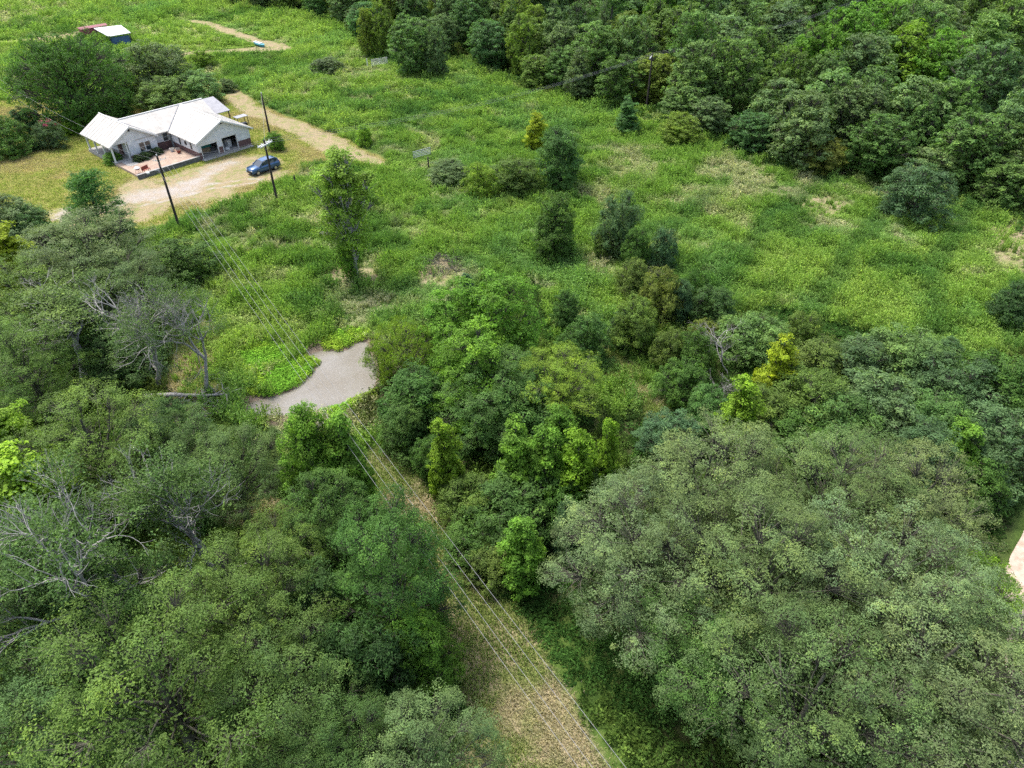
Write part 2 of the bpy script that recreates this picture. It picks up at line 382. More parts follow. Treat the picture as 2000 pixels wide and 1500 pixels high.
ins = (sdf(POND, gx, gy) < 1.2)
idx = np.arange(gx.size).reshape(s2); q = np.stack([idx[:-1, :-1], idx[:-1, 1:], idx[1:, 1:], idx[1:, :-1]], -1).reshape(-1, 4)
q = q[ins.ravel()[q].all(1)]
used = np.unique(q); mp = np.zeros(gx.size, int); mp[used] = np.arange(len(used))
PZ = -0.32 + float(np.mean(gz(px0[:, 0], px0[:, 1]) + 0.2))
pv = np.stack([gx.ravel(), gy.ravel(), np.full(gx.size, PZ)], 1)[used]
struct(link('pond', mk_mesh('pond', pv, [mp[q]], pond_mat(), smooth_sh=True)), 'small muddy grey-brown pond with floating scum')

# country road at the edge of the frame
rp = ROAD; rb = np.array(rp)
gx, gy = np.meshgrid(np.arange(rb[:, 0].min(), rb[:, 0].max() + .5, .2), np.arange(rb[:, 1].min(), rb[:, 1].max() + .5, .2)); s2 = gx.shape
rf = lambda x, y: sdf(rp, x, y) + (fbm(x, y, 2.5, 77, 2) - .5) * .6
ds = rf(gx, gy); dgx = (rf(gx + .02, gy) - ds) / .02; dgy = (rf(gx, gy + .02) - ds) / .02; ins = ds < .22; o_ = (ds > 0) & ins
gx = np.where(o_, gx - ds * dgx, gx); gy = np.where(o_, gy - ds * dgy, gy)
idx = np.arange(gx.size).reshape(s2); q = np.stack([idx[:-1, :-1], idx[:-1, 1:], idx[1:, 1:], idx[1:, :-1]], -1).reshape(-1, 4)
q = q[ins.ravel()[q].all(1)]; used = np.unique(q); mp = np.zeros(gx.size, int); mp[used] = np.arange(len(used))
pv = np.stack([gx.ravel(), gy.ravel(), gh(gx.ravel(), gy.ravel()) + 0.09], 1)[used]
M['road'] = simple('gravel_road', (0.46, 0.37, 0.30), 0.95, 0.12, 1.5, c2=(0.30, 0.22, 0.165))
struct(link('road', mk_mesh('road', pv, [mp[q]], M['road'], smooth_sh=True)), 'pale pinkish gravel road beyond the oak trees')

# ------------------------------------------------------------------ trees: shared shapes
def unit(v): return v / (np.linalg.norm(v, axis=-1, keepdims=True) + 1e-9)

def leaves_arrays(rs, pos, nor, size, aspect=0.5, var=None, droop=0.0):
    """one folded diamond leaf (a quad) per position"""
    n = len(pos); nor = unit(nor)
    t = rs.normal(size=(n, 3)); t -= nor * (t * nor).sum(1)[:, None]; t = unit(t); t[:, 2] -= droop; t = unit(t)
    b = np.cross(nor, t); sz = size * rs.uniform(0.65, 1.35, n)[:, None]
    V = np.empty((n, 4, 3)); V[:, 0] = pos - t * sz * 0.5; V[:, 2] = pos + t * sz * 0.5
    V[:, 1] = pos + b * sz * aspect * 0.5 + nor * sz * 0.10; V[:, 3] = pos - b * sz * aspect * 0.5 + nor * sz * 0.10
    F = np.arange(4 * n).reshape(n, 4)
    return V.reshape(-1, 3), F, np.repeat(var, 4)

def bez(a, c, b, n):
    t = np.linspace(0, 1, n)[:, None]; return (1 - t) ** 2 * a + 2 * t * (1 - t) * c + t * t * b

def envelope(shape, f):
    f = np.clip(f, 0, 1)
    if shape == 'round': return np.sqrt(np.clip(1 - (2 * f - 0.9) ** 2 / 1.21, 0.02, 1))
    if shape == 'egg': return np.sqrt(np.clip(1 - (1.72 * f - 0.6) ** 2 / 1.26, 0.02, 1))
    if shape == 'cone': return np.clip((1.03 - f) ** 0.75 * np.minimum(1, 0.55 + 2.2 * f), 0.05, 1)
    if shape == 'column': return np.clip(np.minimum(1, 0.6 + 1.5 * f) * (1.05 - f) ** 0.35, 0.05, 1) * 0.95
    if shape == 'vase': return np.clip(0.45 + 0.75 * f, 0, 1) * np.sqrt(np.clip(1 - np.clip(f - 0.55, 0, 1) ** 2 / 0.22, 0.03, 1))
    return np.sqrt(np.clip(1 - f * f, 0.03, 1))           # dome

def tree_shape(seed, H, W, c0, shape, nl, rl, nc, rc, nv, leaf, aspect=0.5, up=0.55, shell=0.75, droop=0.15, trunk_r=None, lean=0.06, bark='bark', clump_var=0.15, twig_k=3, twig_r=0.014, fill=0.0, core=1500, cin=0.45, corer=0.80, sep=0.92):
    """trunk mesh + crown mesh of height H and width W; lumps > clumps > leaves"""
    rs = np.random.RandomState(seed); hc = H * (1 - c0)
    L = []; k = 0
    while len(L) < nl and k < 8000:
        k += 1
        f = rs.uniform(0.02, 0.97); ph = rs.uniform(0, 2 * math.pi)
        rr = envelope(shape, f) * (1 + 0.28 * math.sin(2 * ph + seed) * rs.uniform(0.2, 1) + rs.normal() * 0.07)
        q = (W / 2 - rl * 0.72) * rr * (rs.uniform(shell, 1) if rs.rand() > fill else rs.uniform(0.1, 0.7))
        p = np.array([q * math.cos(ph), q * math.sin(ph), H * c0 + rl * 0.5 + f * (hc - rl * 1.35)])
        if all(np.linalg.norm((p - o) * [1, 1, 1.05]) > rl * sep * (1 - k / 12000) for o in L): L.append(p)
    L = np.array(L); n = len(L); rls = rl * rs.uniform(0.72, 1.25, n)
    cen = np.array([0, 0, H * c0 + hc * 0.35])
    out = unit(L - cen)
    # clumps on the outer, upper side of each lump
    d = rs.normal(size=(n, nc, 3)); d = unit(unit(d) + out[:, None] * 0.55 + np.array([0, 0, up * 0.7]))
    C = L[:, None] + d * (rls[:, None, None] * rs.uniform(cin, 1.12, (n, nc, 1))) * (np.array([1, 1, 0.85]) * rs.uniform(.7, 1.35, (n, 1, 3)))
    rcs = rc * rs.uniform(0.55, 1.5, (n, nc))
    lv = rs.normal(size=n) * clump_var * 0.7; cv = lv[:, None] + rs.normal(size=(n, nc)) * clump_var
    Cf = C.reshape(-1, 3); df = d.reshape(-1, 3); rf = rcs.ravel(); cvf = cv.ravel()
    e = unit(rs.normal(size=(len(Cf), nv, 3)) + df[:, None] * 0.5 + np.array([0, 0, up]))
    pos = Cf[:, None] + e * (rf[:, None, None] * rs.uniform(0.35, 1.0, (len(Cf), nv, 1)) ** 0.6) * np.array([1, 1, 0.7])
    nor = e * 0.45 + df[:, None] * 0.55 + np.array([0, 0, 0.35]) + rs.normal(size=pos.shape) * 0.36
    var = np.clip(0.5 + cvf[:, None] + rs.normal(size=(len(Cf), nv)) * 0.10, 0.0, 1.0)
    lean_v = np.array([rs.normal() * lean * H, rs.normal() * lean * H, 0])
    V, F, va = leaves_arrays(rs, pos.reshape(-1, 3), nor.reshape(-1, 3), leaf, aspect, var.ravel(), droop)
    if core:
        f = rs.uniform(0.0, 0.9, core); ph = rs.uniform(0, 2 * math.pi, core); q = (W / 2) * corer * envelope(shape, f) * rs.uniform(0, 1, core) ** .5
        cp = np.stack([q * np.cos(ph), q * np.sin(ph), H * c0 * .9 + f * hc * .88], 1)
        V2, F2, v2 = leaves_arrays(rs, cp, rs.normal(size=cp.shape) + [0, 0, .6], leaf * 1.7, .6, np.clip(.45 + rs.normal(size=core) * .15, 0, 1), droop)
        F = np.concatenate([F, F2 + len(V)]); V = np.concatenate([V, V2]); va = np.concatenate([va, v2])
    crown = mk_mesh('crown', V, [F], M['leaf'], {'var': va})
    # wood
    r0 = trunk_r or 0.018 * H + 0.03
    tv, tf = [], []; cnt = 0
    def add(pts, rad, k):
        nonlocal cnt
        v, f = tube_arrays(pts, rad, k); tv.append(v); tf.append(f + cnt); cnt += len(v)
    top = np.array([rs.normal() * 0.03 * H, rs.normal() * 0.03 * H, H * (c0 + (1 - c0) * 0.8)])
    ax = bez(np.array([0, 0, -0.15]), np.array([rs.normal() * 0.04 * H, rs.normal() * 0.04 * H, H * 0.5]), top, 9)
    rad = r0 * np.linspace(1, 0.22, 9); rad[0] *= 1.35
    add(ax, rad, 8)
    for j in range(n):
        ft = np.clip((L[j, 2] / H) * rs.uniform(0.45, 0.8), max(0.08, c0 * 0.6), 0.9)
        base = ax[int(ft * 8 * 0.95)]
        mid = (base + L[j]) / 2 + np.array([0, 0, 0.12 * np.linalg.norm(L[j] - base)]) * rs.uniform(-0.6, 1) + rs.normal(size=3) * 0.05 * H * 0.4
        b = bez(base, mid, L[j], 7); rr = r0 * rs.uniform(0.16, 0.30)
        add(b, rr * np.linspace(1, 0.35, 7), 5)
        for c in range(nc):
            m2 = (L[j] + C[j, c]) / 2 + rs.normal(size=3) * 0.12 * rl
            add(bez(b[5], m2, C[j, c], 4), np.linspace(twig_r * 1.6, twig_r * 0.5, 4), twig_k)
    trunk = mk_mesh('trunk', np.concatenate(tv), [np.concatenate(tf)], M[bark], smooth_sh=True)
    return dict(trunk=trunk, crown=crown, H=H, W=W)

def branch_lines(rs, p, d, L, r, depth, out, tips, spread=0.62, wig=0.22, up=0.12):
    n = 6; pts = [p.copy()]
    for k in range(n - 1):
        d = unit(d + rs.normal(size=3) * wig * 0.5 + np.array([0, 0, up * 0.35])); p = p + d * L / (n - 1); pts.append(p.copy())
    out.append((np.array(pts), np.linspace(r, r * 0.6, n), depth))
    if depth == 0: tips.append((p, d)); return
    for k in range(rs.choice([2, 3] if depth < 4 else [3])):
        dd = unit(d + unit(rs.normal(size=3)) * spread); branch_lines(rs, p, dd, L * rs.uniform(0.6, 0.85), r * rs.uniform(0.5, 0.68), depth - 1, out, tips, spread, wig, up)
    if depth >= 2:
        j = rs.randint(2, 5); dd = unit(d * 0.4 + unit(rs.normal(size=3))); branch_lines(rs, pts[j], dd, L * 0.5, r * 0.38, max(depth - 2, 0), out, tips, spread, wig, up)

def bare_shape(seed, H, depth=5, spread=0.62, leafy=0.0, leaf=0.16, nv=26, rc=0.55, lean=(0, 0), r0=None, bark='deadwood', trunk_f=0.30, wig=0.22):
    """a tree of bare limbs; leafy = share of the twigs that still carry leaves"""
    rs = np.random.RandomState(seed); out, tips = [], []
    d0 = unit(np.array([lean[0], lean[1], 1.0]))
    branch_lines(rs, np.array([0, 0, -0.15]), d0, H * trunk_f, r0 or 0.02 * H, depth, out, tips, spread, wig)
    top = max(o[0][:, 2].max() for o in out); sc = H / top
    tv, tf = [], []; cnt = 0
    for pts, rad, dep in out:
        v, f = tube_arrays(pts * sc, rad, 7 if dep >= depth - 1 else (5 if dep > 1 else 3)); tv.append(v); tf.append(f + cnt); cnt += len(v)
    allv = np.concatenate(tv)
    trunk = mk_mesh('trunk', allv, [np.concatenate(tf)], M[bark], smooth_sh=True)
    crown = None
    if leafy > 0:
        T = np.array([t[0] for t in tips]) * sc; D = np.array([t[1] for t in tips])
        key = fbm(T[:, 0] + 50, T[:, 1] + T[:, 2], 3.0, seed, 2) + rs.uniform(-.08, .08, len(T)); keep = key > np.quantile(key, 1 - leafy)
        T = T[keep]; D = D[keep]
        e = unit(rs.normal(size=(len(T), nv, 3)) + np.array([0, 0, 0.5])); pos = T[:, None] + e * rc * rs.uniform(0.3, 1.1, (len(T), nv, 1)) * np.array([1, 1, .7])
        nor = e * .5 + np.array([0, 0, .6]) + rs.normal(size=pos.shape) * .4
        var = np.clip(.5 + rs.normal(size=(len(T), 1)) * .14 + rs.normal(size=(len(T), nv)) * .16, 0, 1)
        V, F, va = leaves_arrays(rs, pos.reshape(-1, 3), nor.reshape(-1, 3), leaf, .5, var.ravel(), .15)
        crown = mk_mesh('crown', V, [F], M['leaf'], {'var': va})
    W = np.ptp(allv[:, 0]) * .5 + np.ptp(allv[:, 1]) * .5
    return dict(trunk=trunk, crown=crown, H=H, W=W)

def pine_shape(seed, H, W, c0, nb, leaf, nv):
    rs = np.random.RandomState(seed); tv, tf = [], []; cnt = 0
    pos, nor, var = [], [], []
    def add(pts, rad, k):
        nonlocal cnt
        v, f = tube_arrays(pts, rad, k); tv.append(v); tf.append(f + cnt); cnt += len(v)
    add(np.array([[0, 0, -.1], [.03 * H, 0, H * .5], [0.01 * H, .02 * H, H * .97]]), np.array([.02 * H, .013 * H, .03]), 7)
    for k in range(nb):
        f = (k + rs.rand()) / nb; z = H * (c0 + (1 - c0) * f * .97); a = k * 2.4 + rs.normal() * .3
        ln = W / 2 * (1.03 - f) ** .62 * min(1, .55 + f * 2) * rs.uniform(.7, 1.1)
        b = np.array([.02 * H, .01 * H, z]); e = b + np.array([math.cos(a) * ln, math.sin(a) * ln, ln * rs.uniform(.12, .4)])
        m = (b + e) / 2 - [0, 0, .08 * ln]; br = bez(b, m, e, 6); add(br, np.linspace(.045, .015, 6), 4)
        cc = [e] + [br[j] + rs.normal(size=3) * .35 * np.array([1, 1, .4]) for j in (2, 3, 4, 4)]
        for c in cc:
            cvv = rs.normal() * .12
            d = unit(rs.normal(size=(nv, 3)) + [0, 0, .45]); pos.append(c + d * rs.uniform(.1, .62, (nv, 1)) * np.array([1, 1, .75])); nor.append(np.cross(d, rs.normal(size=(nv, 3))) + [0, 0, .5]); var.append(np.clip(.5 + cvv + rs.normal(size=nv) * .16, 0, 1))
    V, F, va = leaves_arrays(rs, np.concatenate(pos), np.concatenate(nor), leaf, .2, np.concatenate(var), 0)
    return dict(trunk=mk_mesh('trunk', np.concatenate(tv), [np.concatenate(tf)], M['bark'], smooth_sh=True), crown=mk_mesh('crown', V, [F], M['leaf'], {'var': va}), H=H, W=W)

SH = {}
# near oaks with cauliflower crowns (right foreground)
for k in range(4): SH['oak%d' % k] = tree_shape(100 + k, 13, 10, 0.28, 'round', 44, 1.25, 24, 0.38, 48, 0.11, 0.42, up=0.5, shell=0.74, fill=0.12, clump_var=0.16, core=2400, cin=0.66, corer=.66, sep=1.45)
# airy trees (left foreground), limbs show through
for k in range(4): SH['airy%d' % k] = tree_shape(140 + k, 12, 9, 0.25, 'round', 44, 1.1, 20, 0.40, 46, 0.11, 0.45, up=0.5, shell=0.68, fill=0.18, twig_r=0.012, clump_var=0.13, core=1700, cin=.5, corer=.65, sep=1.22)
# dense dark broadleaf
for k in range(2): SH['dense%d' % k] = tree_shape(170 + k, 13, 9, 0.12, 'egg', 58, 0.98, 18, 0.40, 42, 0.135, 0.45, up=0.4, shell=0.8, fill=0.1, droop=.3, core=3200, cin=.65, corer=.70, sep=1.2)
# upright young sweetgum / maple
for k in range(4): SH['gum%d' % k] = tree_shape(190 + k, 9, 4.6, 0.08, 'cone', 44, 0.62, 11, 0.33, 30, 0.17, 0.7, up=0.35, shell=0.6, fill=0.25)
for k in range(3): SH['gumL%d' % k] = tree_shape(195 + k, 10.5, 8, 0.1, ['egg', 'cone', 'egg'][k], 56, 0.9, 14, 0.38, 34, 0.16, 0.6, up=0.4, shell=0.62, fill=0.2, cin=.55, core=2200, corer=.66)
# mid-distance bushy trees
for k in range(5): SH['bush%d' % k] = tree_shape(210 + k, 6, 5.6, 0.0, ['egg', 'dome', 'round', 'egg', 'dome'][k], 64, 0.62, 10, 0.34, 26, 0.17, 0.45, up=0.3, shell=0.74, fill=0.12, droop=.1, cin=.6, corer=.72)
# small cedars and privets, upright sprays
for k in range(2): SH['cedar%d' % k] = tree_shape(230 + k, 6, 3.8, 0.0, 'egg', 62, 0.46, 10, 0.27, 26, 0.16, 0.35, up=0.3, shell=0.75, fill=0.1)
# far woodland trees
for k in range(7): SH['far%d' % k] = tree_shape(250 + k, 13, 9, 0.08, ['egg', 'round', 'column', 'egg', 'cone', 'round', 'egg'][k], 60, 1.05, 9, 0.5, 22, 0.32, 0.6, up=0.35, shell=0.8, fill=0.08, twig_r=.03, cin=.6, corer=.7, sep=1.15)
SH['poplar0'] = tree_shape(275, 13, 5, 0.26, 'column', 44, 0.7, 11, 0.36, 30, 0.17, 0.6, up=0.4, shell=0.25, fill=0.5, bark='deadwood', trunk_r=.16, twig_r=.02)
SH['great0'] = tree_shape(276, 12.5, 20, 0.06, 'egg', 120, 1.5, 11, 0.62, 24, 0.27, 0.5, up=0.35, shell=0.72, fill=0.12, core=5000, trunk_r=.5, twig_r=.03)
# willow
SH['willow0'] = tree_shape(270, 6, 6, 0.1, 'vase', 36, 0.7, 11, 0.36, 30, 0.17, 0.25, up=0.1, shell=0.55, fill=0.3, droop=1.0, lean=.1, core=150, sep=1.1)
SH['pine0'] = pine_shape(280, 9, 5.6, 0.12, 54, 0.34, 34)
SH['pine1'] = pine_shape(281, 15, 7.5, 0.35, 46, 0.55, 30)
SH['dead0'] = bare_shape(301, 12, 6, 0.6, 0.55, 0.13, 22, .5, (0.15, 0.0), trunk_f=.26)
SH['dead1'] = bare_shape(302, 11, 6, 0.66, 0.5, 0.13, 22, .5, (0.35, -0.05), trunk_f=.26)
SH['dead2'] = bare_shape(303, 11, 6, 0.6, 0.6, 0.13, 22, .5, (-0.2, 0.1), trunk_f=.26)
SH['dead3'] = bare_shape(304, 3.2, 5, 0.75, 0.0, r0=.05, wig=.35)
SH['dead4'] = bare_shape(305, 10, 6, 0.62, 0.65, 0.13, 22, .5, (0.1, -0.1), trunk_f=.26)

C = dict(SIL=(.118, .136, .082), SI2=(.096, .122, .064), AIR=(.070, .104, .042), AI2=(.092, .128, .040), GUM=(.085, .148, .024), GU2=(.130, .190, .022), YEL=(.22, .225, .018),  # SIL: the oak leaves' silvery sky sheen is put into the colour
         DRK=(.042, .074, .030), DEN=(.064, .108, .038), CED=(.046, .080, .040), BLU=(.068, .104, .064), MID=(.060, .104, .030), OLV=(.088, .118, .034), ORN=(.112, .118, .034),
         GRY=(.095, .115, .066), POP=(.135, .19, .034), YGR=(.118, .146, .030), PIN=(.060, .110, .046), PAL=(.115, .160, .068), WIL=(.140, .185, .032), FDK=(.064, .104, .046), FMD=(.082, .128, .046), FGY=(.096, .128, .066))
used_shape = set()

def place(name, shape, loc, h, wd, col, label, cat, group, rz, tilt=(0, 0)):
    s = SH[shape]
    e = link(name, None, loc=loc); e.empty_display_size = 0.3
    e.rotation_euler = (tilt[0], tilt[1], rz); e.scale = (wd / s['W'], wd / s['W'], h / s['H'])
    tag(e, label, cat, group)
    t = link('trunk', s['trunk'], e)
    if s['crown'] is not None:
        c = link('crown', s['crown'], e); c.color = (*col, 1)
    return e

trs = random.Random(7)
PLACED = []
def tint(c, j=0.10):
    k = trs.uniform(1 - j, 1 + j); return (c[0] * k * 1.28 * trs.uniform(.93, 1.08), c[1] * k * 1.52, c[2] * k * 0.98 * trs.uniform(.9, 1.1))

def tree_c(shape, cx, cy, h, wpx, col, label, name='broadleaf_tree', cat='tree', group=None, zc=0.6, rz=None, tilt=(0, 0)):
    """crown centre in the photo + height in metres"""
    p = at(cx, cy, zc * h); d = math.sqrt(p.x ** 2 + p.y ** 2 + (CAM_H - p.z) ** 2)
    wd = wpx * d / FPX; z = gz1(p.x, p.y)
    PLACED.append((p.x, p.y, wd / 2))
    return place(name, shape, (p.x, p.y, z), h, wd, tint(C[col]), label, cat, group, trs.uniform(0, 6.28) if rz is None else rz, tilt)

def tree_b(shape, bx, by, ty, wpx, col, label, name='broadleaf_tree', cat='tree', group=None, rz=None, tilt=(0, 0)):
    """foot of the tree in the photo + the row its top reaches"""
    p = at(bx, by); y = (750 - ty) / FPX; c, s = math.cos(PITCH), math.sin(PITCH)
    h = CAM_H + p.y * (-s + y * c) / (c + y * s)
    d = math.sqrt(p.x ** 2 + p.y ** 2 + (CAM_H - h / 2) ** 2); wd = wpx * d / FPX
    PLACED.append((p.x, p.y, wd / 2))
    return place(name, shape, (p.x, p.y, gz1(p.x, p.y)), h, wd, tint(C[col]), label, cat, group, trs.uniform(0, 6.28) if rz is None else rz, tilt)

# ---- right foreground: silvery oaks
g = 'silvery oaks in the right foreground'
for a in [('oak0', 1240, 1085, 11, 350, 'SIL', 'silvery oak at the left edge of the oak stand, beside the mown strip'),
          ('oak1', 1390, 955, 11.5, 330, 'SIL', 'silvery oak at the back of the oak stand, behind the yellow-green saplings'),
          ('oak2', 1620, 985, 11.5, 350, 'SI2', 'grey-green oak at the back of the stand, in front of the dark thicket'),
          ('oak3', 1775, 1005, 11, 270, 'SIL', 'pale oak at the back corner of the stand, next to the road verge'),
          ('oak2', 1480, 1130, 13, 370, 'SI2', 'tall oak with a domed crown in the middle of the oak stand'),
          ('oak0', 1700, 1150, 13, 350, 'SIL', 'broad silvery oak just left of the gravel road'),
          ('oak1', 1580, 1360, 12, 380, 'SI2', 'oak in front of the stand with forked limbs showing beneath its crown'),
          ('oak3', 1830, 1360, 12, 380, 'SIL', 'silvery oak in the bottom corner of the frame by the road'),
          ('oak2', 1965, 1320, 11, 300, 'SIL', 'pale oak cut by the right edge, hiding the near end of the road'),
          ('airy2', 1400, 1290, 8.5, 300, 'DEN', 'low darker tree shaded under the front of the oak stand')]:
    tree_c(*a, group=g, name='oak_tree')
tree_c('bush3', 1905, 1120, 3.5, 130, 'GU2', 'bright green bush between the oaks and the gravel road', 'bush', 'bush')

# ---- left foreground: airy half-bare trees
g = 'airy trees in the left foreground'
for a in [('airy0', 300, 1340, 13, 400, 'AI2', 'wide light green tree with airy crown, biggest in the bottom left corner'),
          ('airy1', 90, 1420, 10, 300, 'AIR', 'airy green tree cut by the bottom left corner of the frame'),
          ('airy2', 560, 1360, 9.5, 300, 'AIR', 'green airy tree at the bottom, left of the red clay bank'),
          ('airy3', 480, 1190, 11, 290, 'AI2', 'light green tree between the half-bare trees and the dark tall tree'),
          ('airy1', 830, 1480, 8, 270, 'SI2', 'green tree at the bottom edge where the mown strip begins'),
          ('airy3', 60, 1190, 12, 270, 'AIR', 'airy tree at the left edge below the yellow-green tree'),
          ('airy0', 545, 1090, 8, 190, 'AI2', 'small light green tree left of the dark tall tree'),
          ('airy2', 450, 930, 8.5, 210, 'AIR', 'airy tree with pale twigs behind the bare forked limbs'),
          ('airy0', 190, 870, 10, 260, 'AI2', 'light grey-green round tree below the fallen trunk'),
          ('airy2', 660, 1480, 8, 220, 'AIR', 'small green tree at the bottom edge on the red clay bank'),
          ('airy3', 200, 1200, 8, 240, 'DEN', 'dark low tree under the bare forked limbs'),
          ('airy1', 330, 880, 8, 200, 'AIR', 'green tree just below the roots of the fallen trunk')]:
    tree_c(*a, group=g)
tree_c('gum0', 60, 960, 9, 190, 'GU2', 'bright yellow-green tree among grey trees at the left edge')
tree_c('gum2', 15, 850, 9, 130, 'GU2', 'bright green tree cut by the left edge, below the half-bare trees')
tree_c('dead2', 245, 1040, 15, 330, 'AIR', 'half-bare tree with pale forked limbs in the left foreground', 'half_bare_tree', rz=0.3)
tree_c('dead4', 385, 1010, 13.5, 250, 'AIR', 'half-bare tree with pale leaning stem right of the forked limbs', 'half_bare_tree', rz=2.2)
tree_c('dead4', 140, 1090, 12.5, 300, 'AIR', 'tree with long bare grey limbs reaching toward the left edge', 'half_bare_tree', rz=2.6)

# ---- left middle: half-dead trees by the pond
g = 'half-dead trees left of the pond'
tree_c('dead0', 255, 620, 12, 210, 'AIR', 'tall dying tree with bare curved grey limbs left of the pond', 'half_bare_tree', group=g, rz=0.0, zc=.62)
tree_c('dead1', 355, 650, 11, 190, 'AIR', 'dying tree leaning right toward the pond, its twigs bare', 'half_bare_tree', group=g, rz=0.2, zc=.62)
tree_c('dead4', 110, 650, 10, 240, 'AI2', 'light green half-bare tree with one long bent limb at the left', 'half_bare_tree', group=g, rz=1.0)
for a in [('airy2', 165, 510, 11, 240, 'GRY', 'grey-green airy tree right below the pine'), ('airy0', 60, 580, 10, 200, 'AI2', 'dull green tree at the left edge below the yellow-green tree top'),
          ('airy3', 250, 560, 9, 170, 'GRY', 'grey-green tree behind the bare curved limbs'), ('airy1', 40, 720, 10, 210, 'AI2', 'airy tree at the left edge beside the bent-limbed tree'),
          ('bush0', 345, 500, 4.5, 120, 'MID', 'green bush right of the pine at the edge of the weeds'), ('bush2', 330, 830, 5, 130, 'DRK', 'dark bush at the foot of the dying tree by the fallen trunk'), ('bush1', 220, 680, 5, 150, 'DRK', 'dark undergrowth bush behind the dying tree\'s stem')]:
    tree_c(*a)
tree_c('gum1', 18, 500, 9, 110, 'YEL', 'bright yellow-green tree top at the left edge')
tree_b('pine0', 208, 475, 338, 118, 'PIN', 'young pine tree standing beside the gravel drive', 'pine_tree', 'pine')
tree_b('bush0', 30, 470, 385, 110, 'GRY', 'grey-green round tree at the left edge beside the drive')
tree_b('bush3', 70, 470, 400, 70, 'PIN', 'small dull green tree between the drive and the pine')
tree_b('cedar0', 232, 470, 425, 60, 'PIN', 'small dark pine-green shrub at the foot of the pine', 'shrub', 'shrub')

# ---- centre left: sweetgums and the dark tall tree
tree_c('gumL1', 600, 880, 11, 180, 'GUM', 'tall bright green tree at the lower bank of the pond')
tree_c('gum0', 672, 885, 10, 130, 'GUM', 'upright green tree right of the pond bank tree, touching the wires')
tree_c('dense0', 630, 1000, 8, 170, 'DEN', 'dark green lower tree under the pond bank trees')
tree_c('dense1', 762, 1115, 12.8, 262, 'DEN', 'large dark green tree beside the mown strip under the power lines')
tree_c('gumL1', 815, 1255, 8, 180, 'GUM', 'bright green vine-covered small tree in front of the large dark tree')
tree_c('cedar1', 625, 1180, 8, 130, 'DRK', 'dark narrow evergreen on the red clay bank')
tree_c('cedar0', 700, 1290, 8, 170, 'DRK', 'dark evergreen in the shade of the large dark tree')
tree_c('dead3', 700, 985, 3.5, 70, 'AIR', 'small dead sapling with white twigs behind the large dark tree', 'dead_sapling')
tree_b('dead3', 665, 850, 805, 70, 'AIR', 'dead white twigs standing by the pond under the wires', 'dead_sapling')

# ---- middle: trees right of the pond
g = None
for a in [('willow0', 790, 680, 6.5, 150, 'WIL', 'yellowish willow leaning over the right bank of the pond', 'willow_tree'),
          ('willow0', 738, 700, 4.5, 70, 'WIL', 'small yellow-green willow right at the pond edge', 'willow_tree'),
          ('gumL0', 960, 625, 11, 210, 'GUM', 'tallest light green tree behind the willow right of the pond', 'broadleaf_tree'),
          ('gumL2', 890, 640, 9, 150, 'GUM', 'light green tree between the willow and the tallest one', 'broadleaf_tree'),
          ('gumL2', 920, 720, 9.5, 200, 'GUM', 'bright green tree in front of the tallest tree by the pond', 'broadleaf_tree'),
          ('dense0', 960, 760, 8, 220, 'DEN', 'dark green tree in the middle of the clump right of the pond', 'broadleaf_tree'),
          ('bush4', 810, 770, 6, 170, 'MID', 'green bushy tree on the lower right bank of the pond', 'broadleaf_tree'),
          ('bush1', 790, 825, 5, 110, 'DEN', 'dark green bush beside the power lines below the pond', 'bush'),
          ('bush2', 1000, 800, 6, 190, 'DEN', 'dark bush under the clump right of the pond', 'bush'),
          ('airy3', 1085, 750, 7.5, 200, 'WIL', 'flat-topped yellow-green tree with pale bare limbs in its crown', 'broadleaf_tree'),
          ('gum0', 868, 885, 8, 90, 'GU2', 'narrow bright green sapling standing alone right of the wires', 'sapling'),
          ('gum2', 1010, 890, 9, 130, 'GUM', 'green sapling left in the row of saplings before the oaks', 'sapling'),
          ('gum3', 1065, 900, 9, 120, 'GUM', 'green sapling in the middle of the row before the oaks', 'sapling'),
          ('gum1', 1125, 905, 9, 120, 'GU2', 'yellow-green sapling near the right end of the row before the oaks', 'sapling'),
          ('gum0', 1187, 890, 9, 75, 'GU2', 'narrow yellow-green sapling touching the oak stand', 'sapling'),
          ('gum1', 1090, 850, 8, 110, 'GUM', 'green sapling at the back of the sapling row below the flat-topped tree', 'sapling'),
          ('bush0', 1010, 980, 5.5, 190, 'DEN', 'dark green bush below the sapling row', 'bush'),
          ('bush3', 920, 970, 4, 130, 'OLV', 'olive bush right of the wires below the lone sapling', 'bush'),
          ('gum3', 1020, 1065, 7.5, 120, 'GUM', 'bright green sapling at the edge of the mown strip left of the oaks', 'sapling'),
          ('bush3', 925, 1035, 3.6, 130, 'MID', 'low green shrub leaning over the mown strip', 'shrub'),
          ('bush4', 960, 1100, 3, 110, 'OLV', 'small olive shrub at the foot of the bright sapling by the strip', 'shrub'),
          ('cedar0', 1108, 1020, 6, 62, 'BLU', 'small blue-green cedar left of the oaks, its top dead', 'cedar_tree'),
          ('bush1', 1100, 980, 5, 120, 'MID', 'green bush behind the small cedar with the dead top', 'bush'),
          ('bush2', 850, 890, 4, 90, 'MID', 'green bush at the foot of the lone sapling', 'bush'),
          ('bush4', 1180, 960, 5, 130, 'DEN', 'dark bush between the saplings and the oaks', 'bush')]:
    tree_c(*a[:7], name=a[7], cat='tree' if 'tree' in a[7] or a[7] == 'sapling' else a[7])
tree_c('dead3', 1115, 955, 3.0, 50, 'AIR', 'bare grey twigs above the small blue-green cedar', 'dead_sapling', zc=2.0)

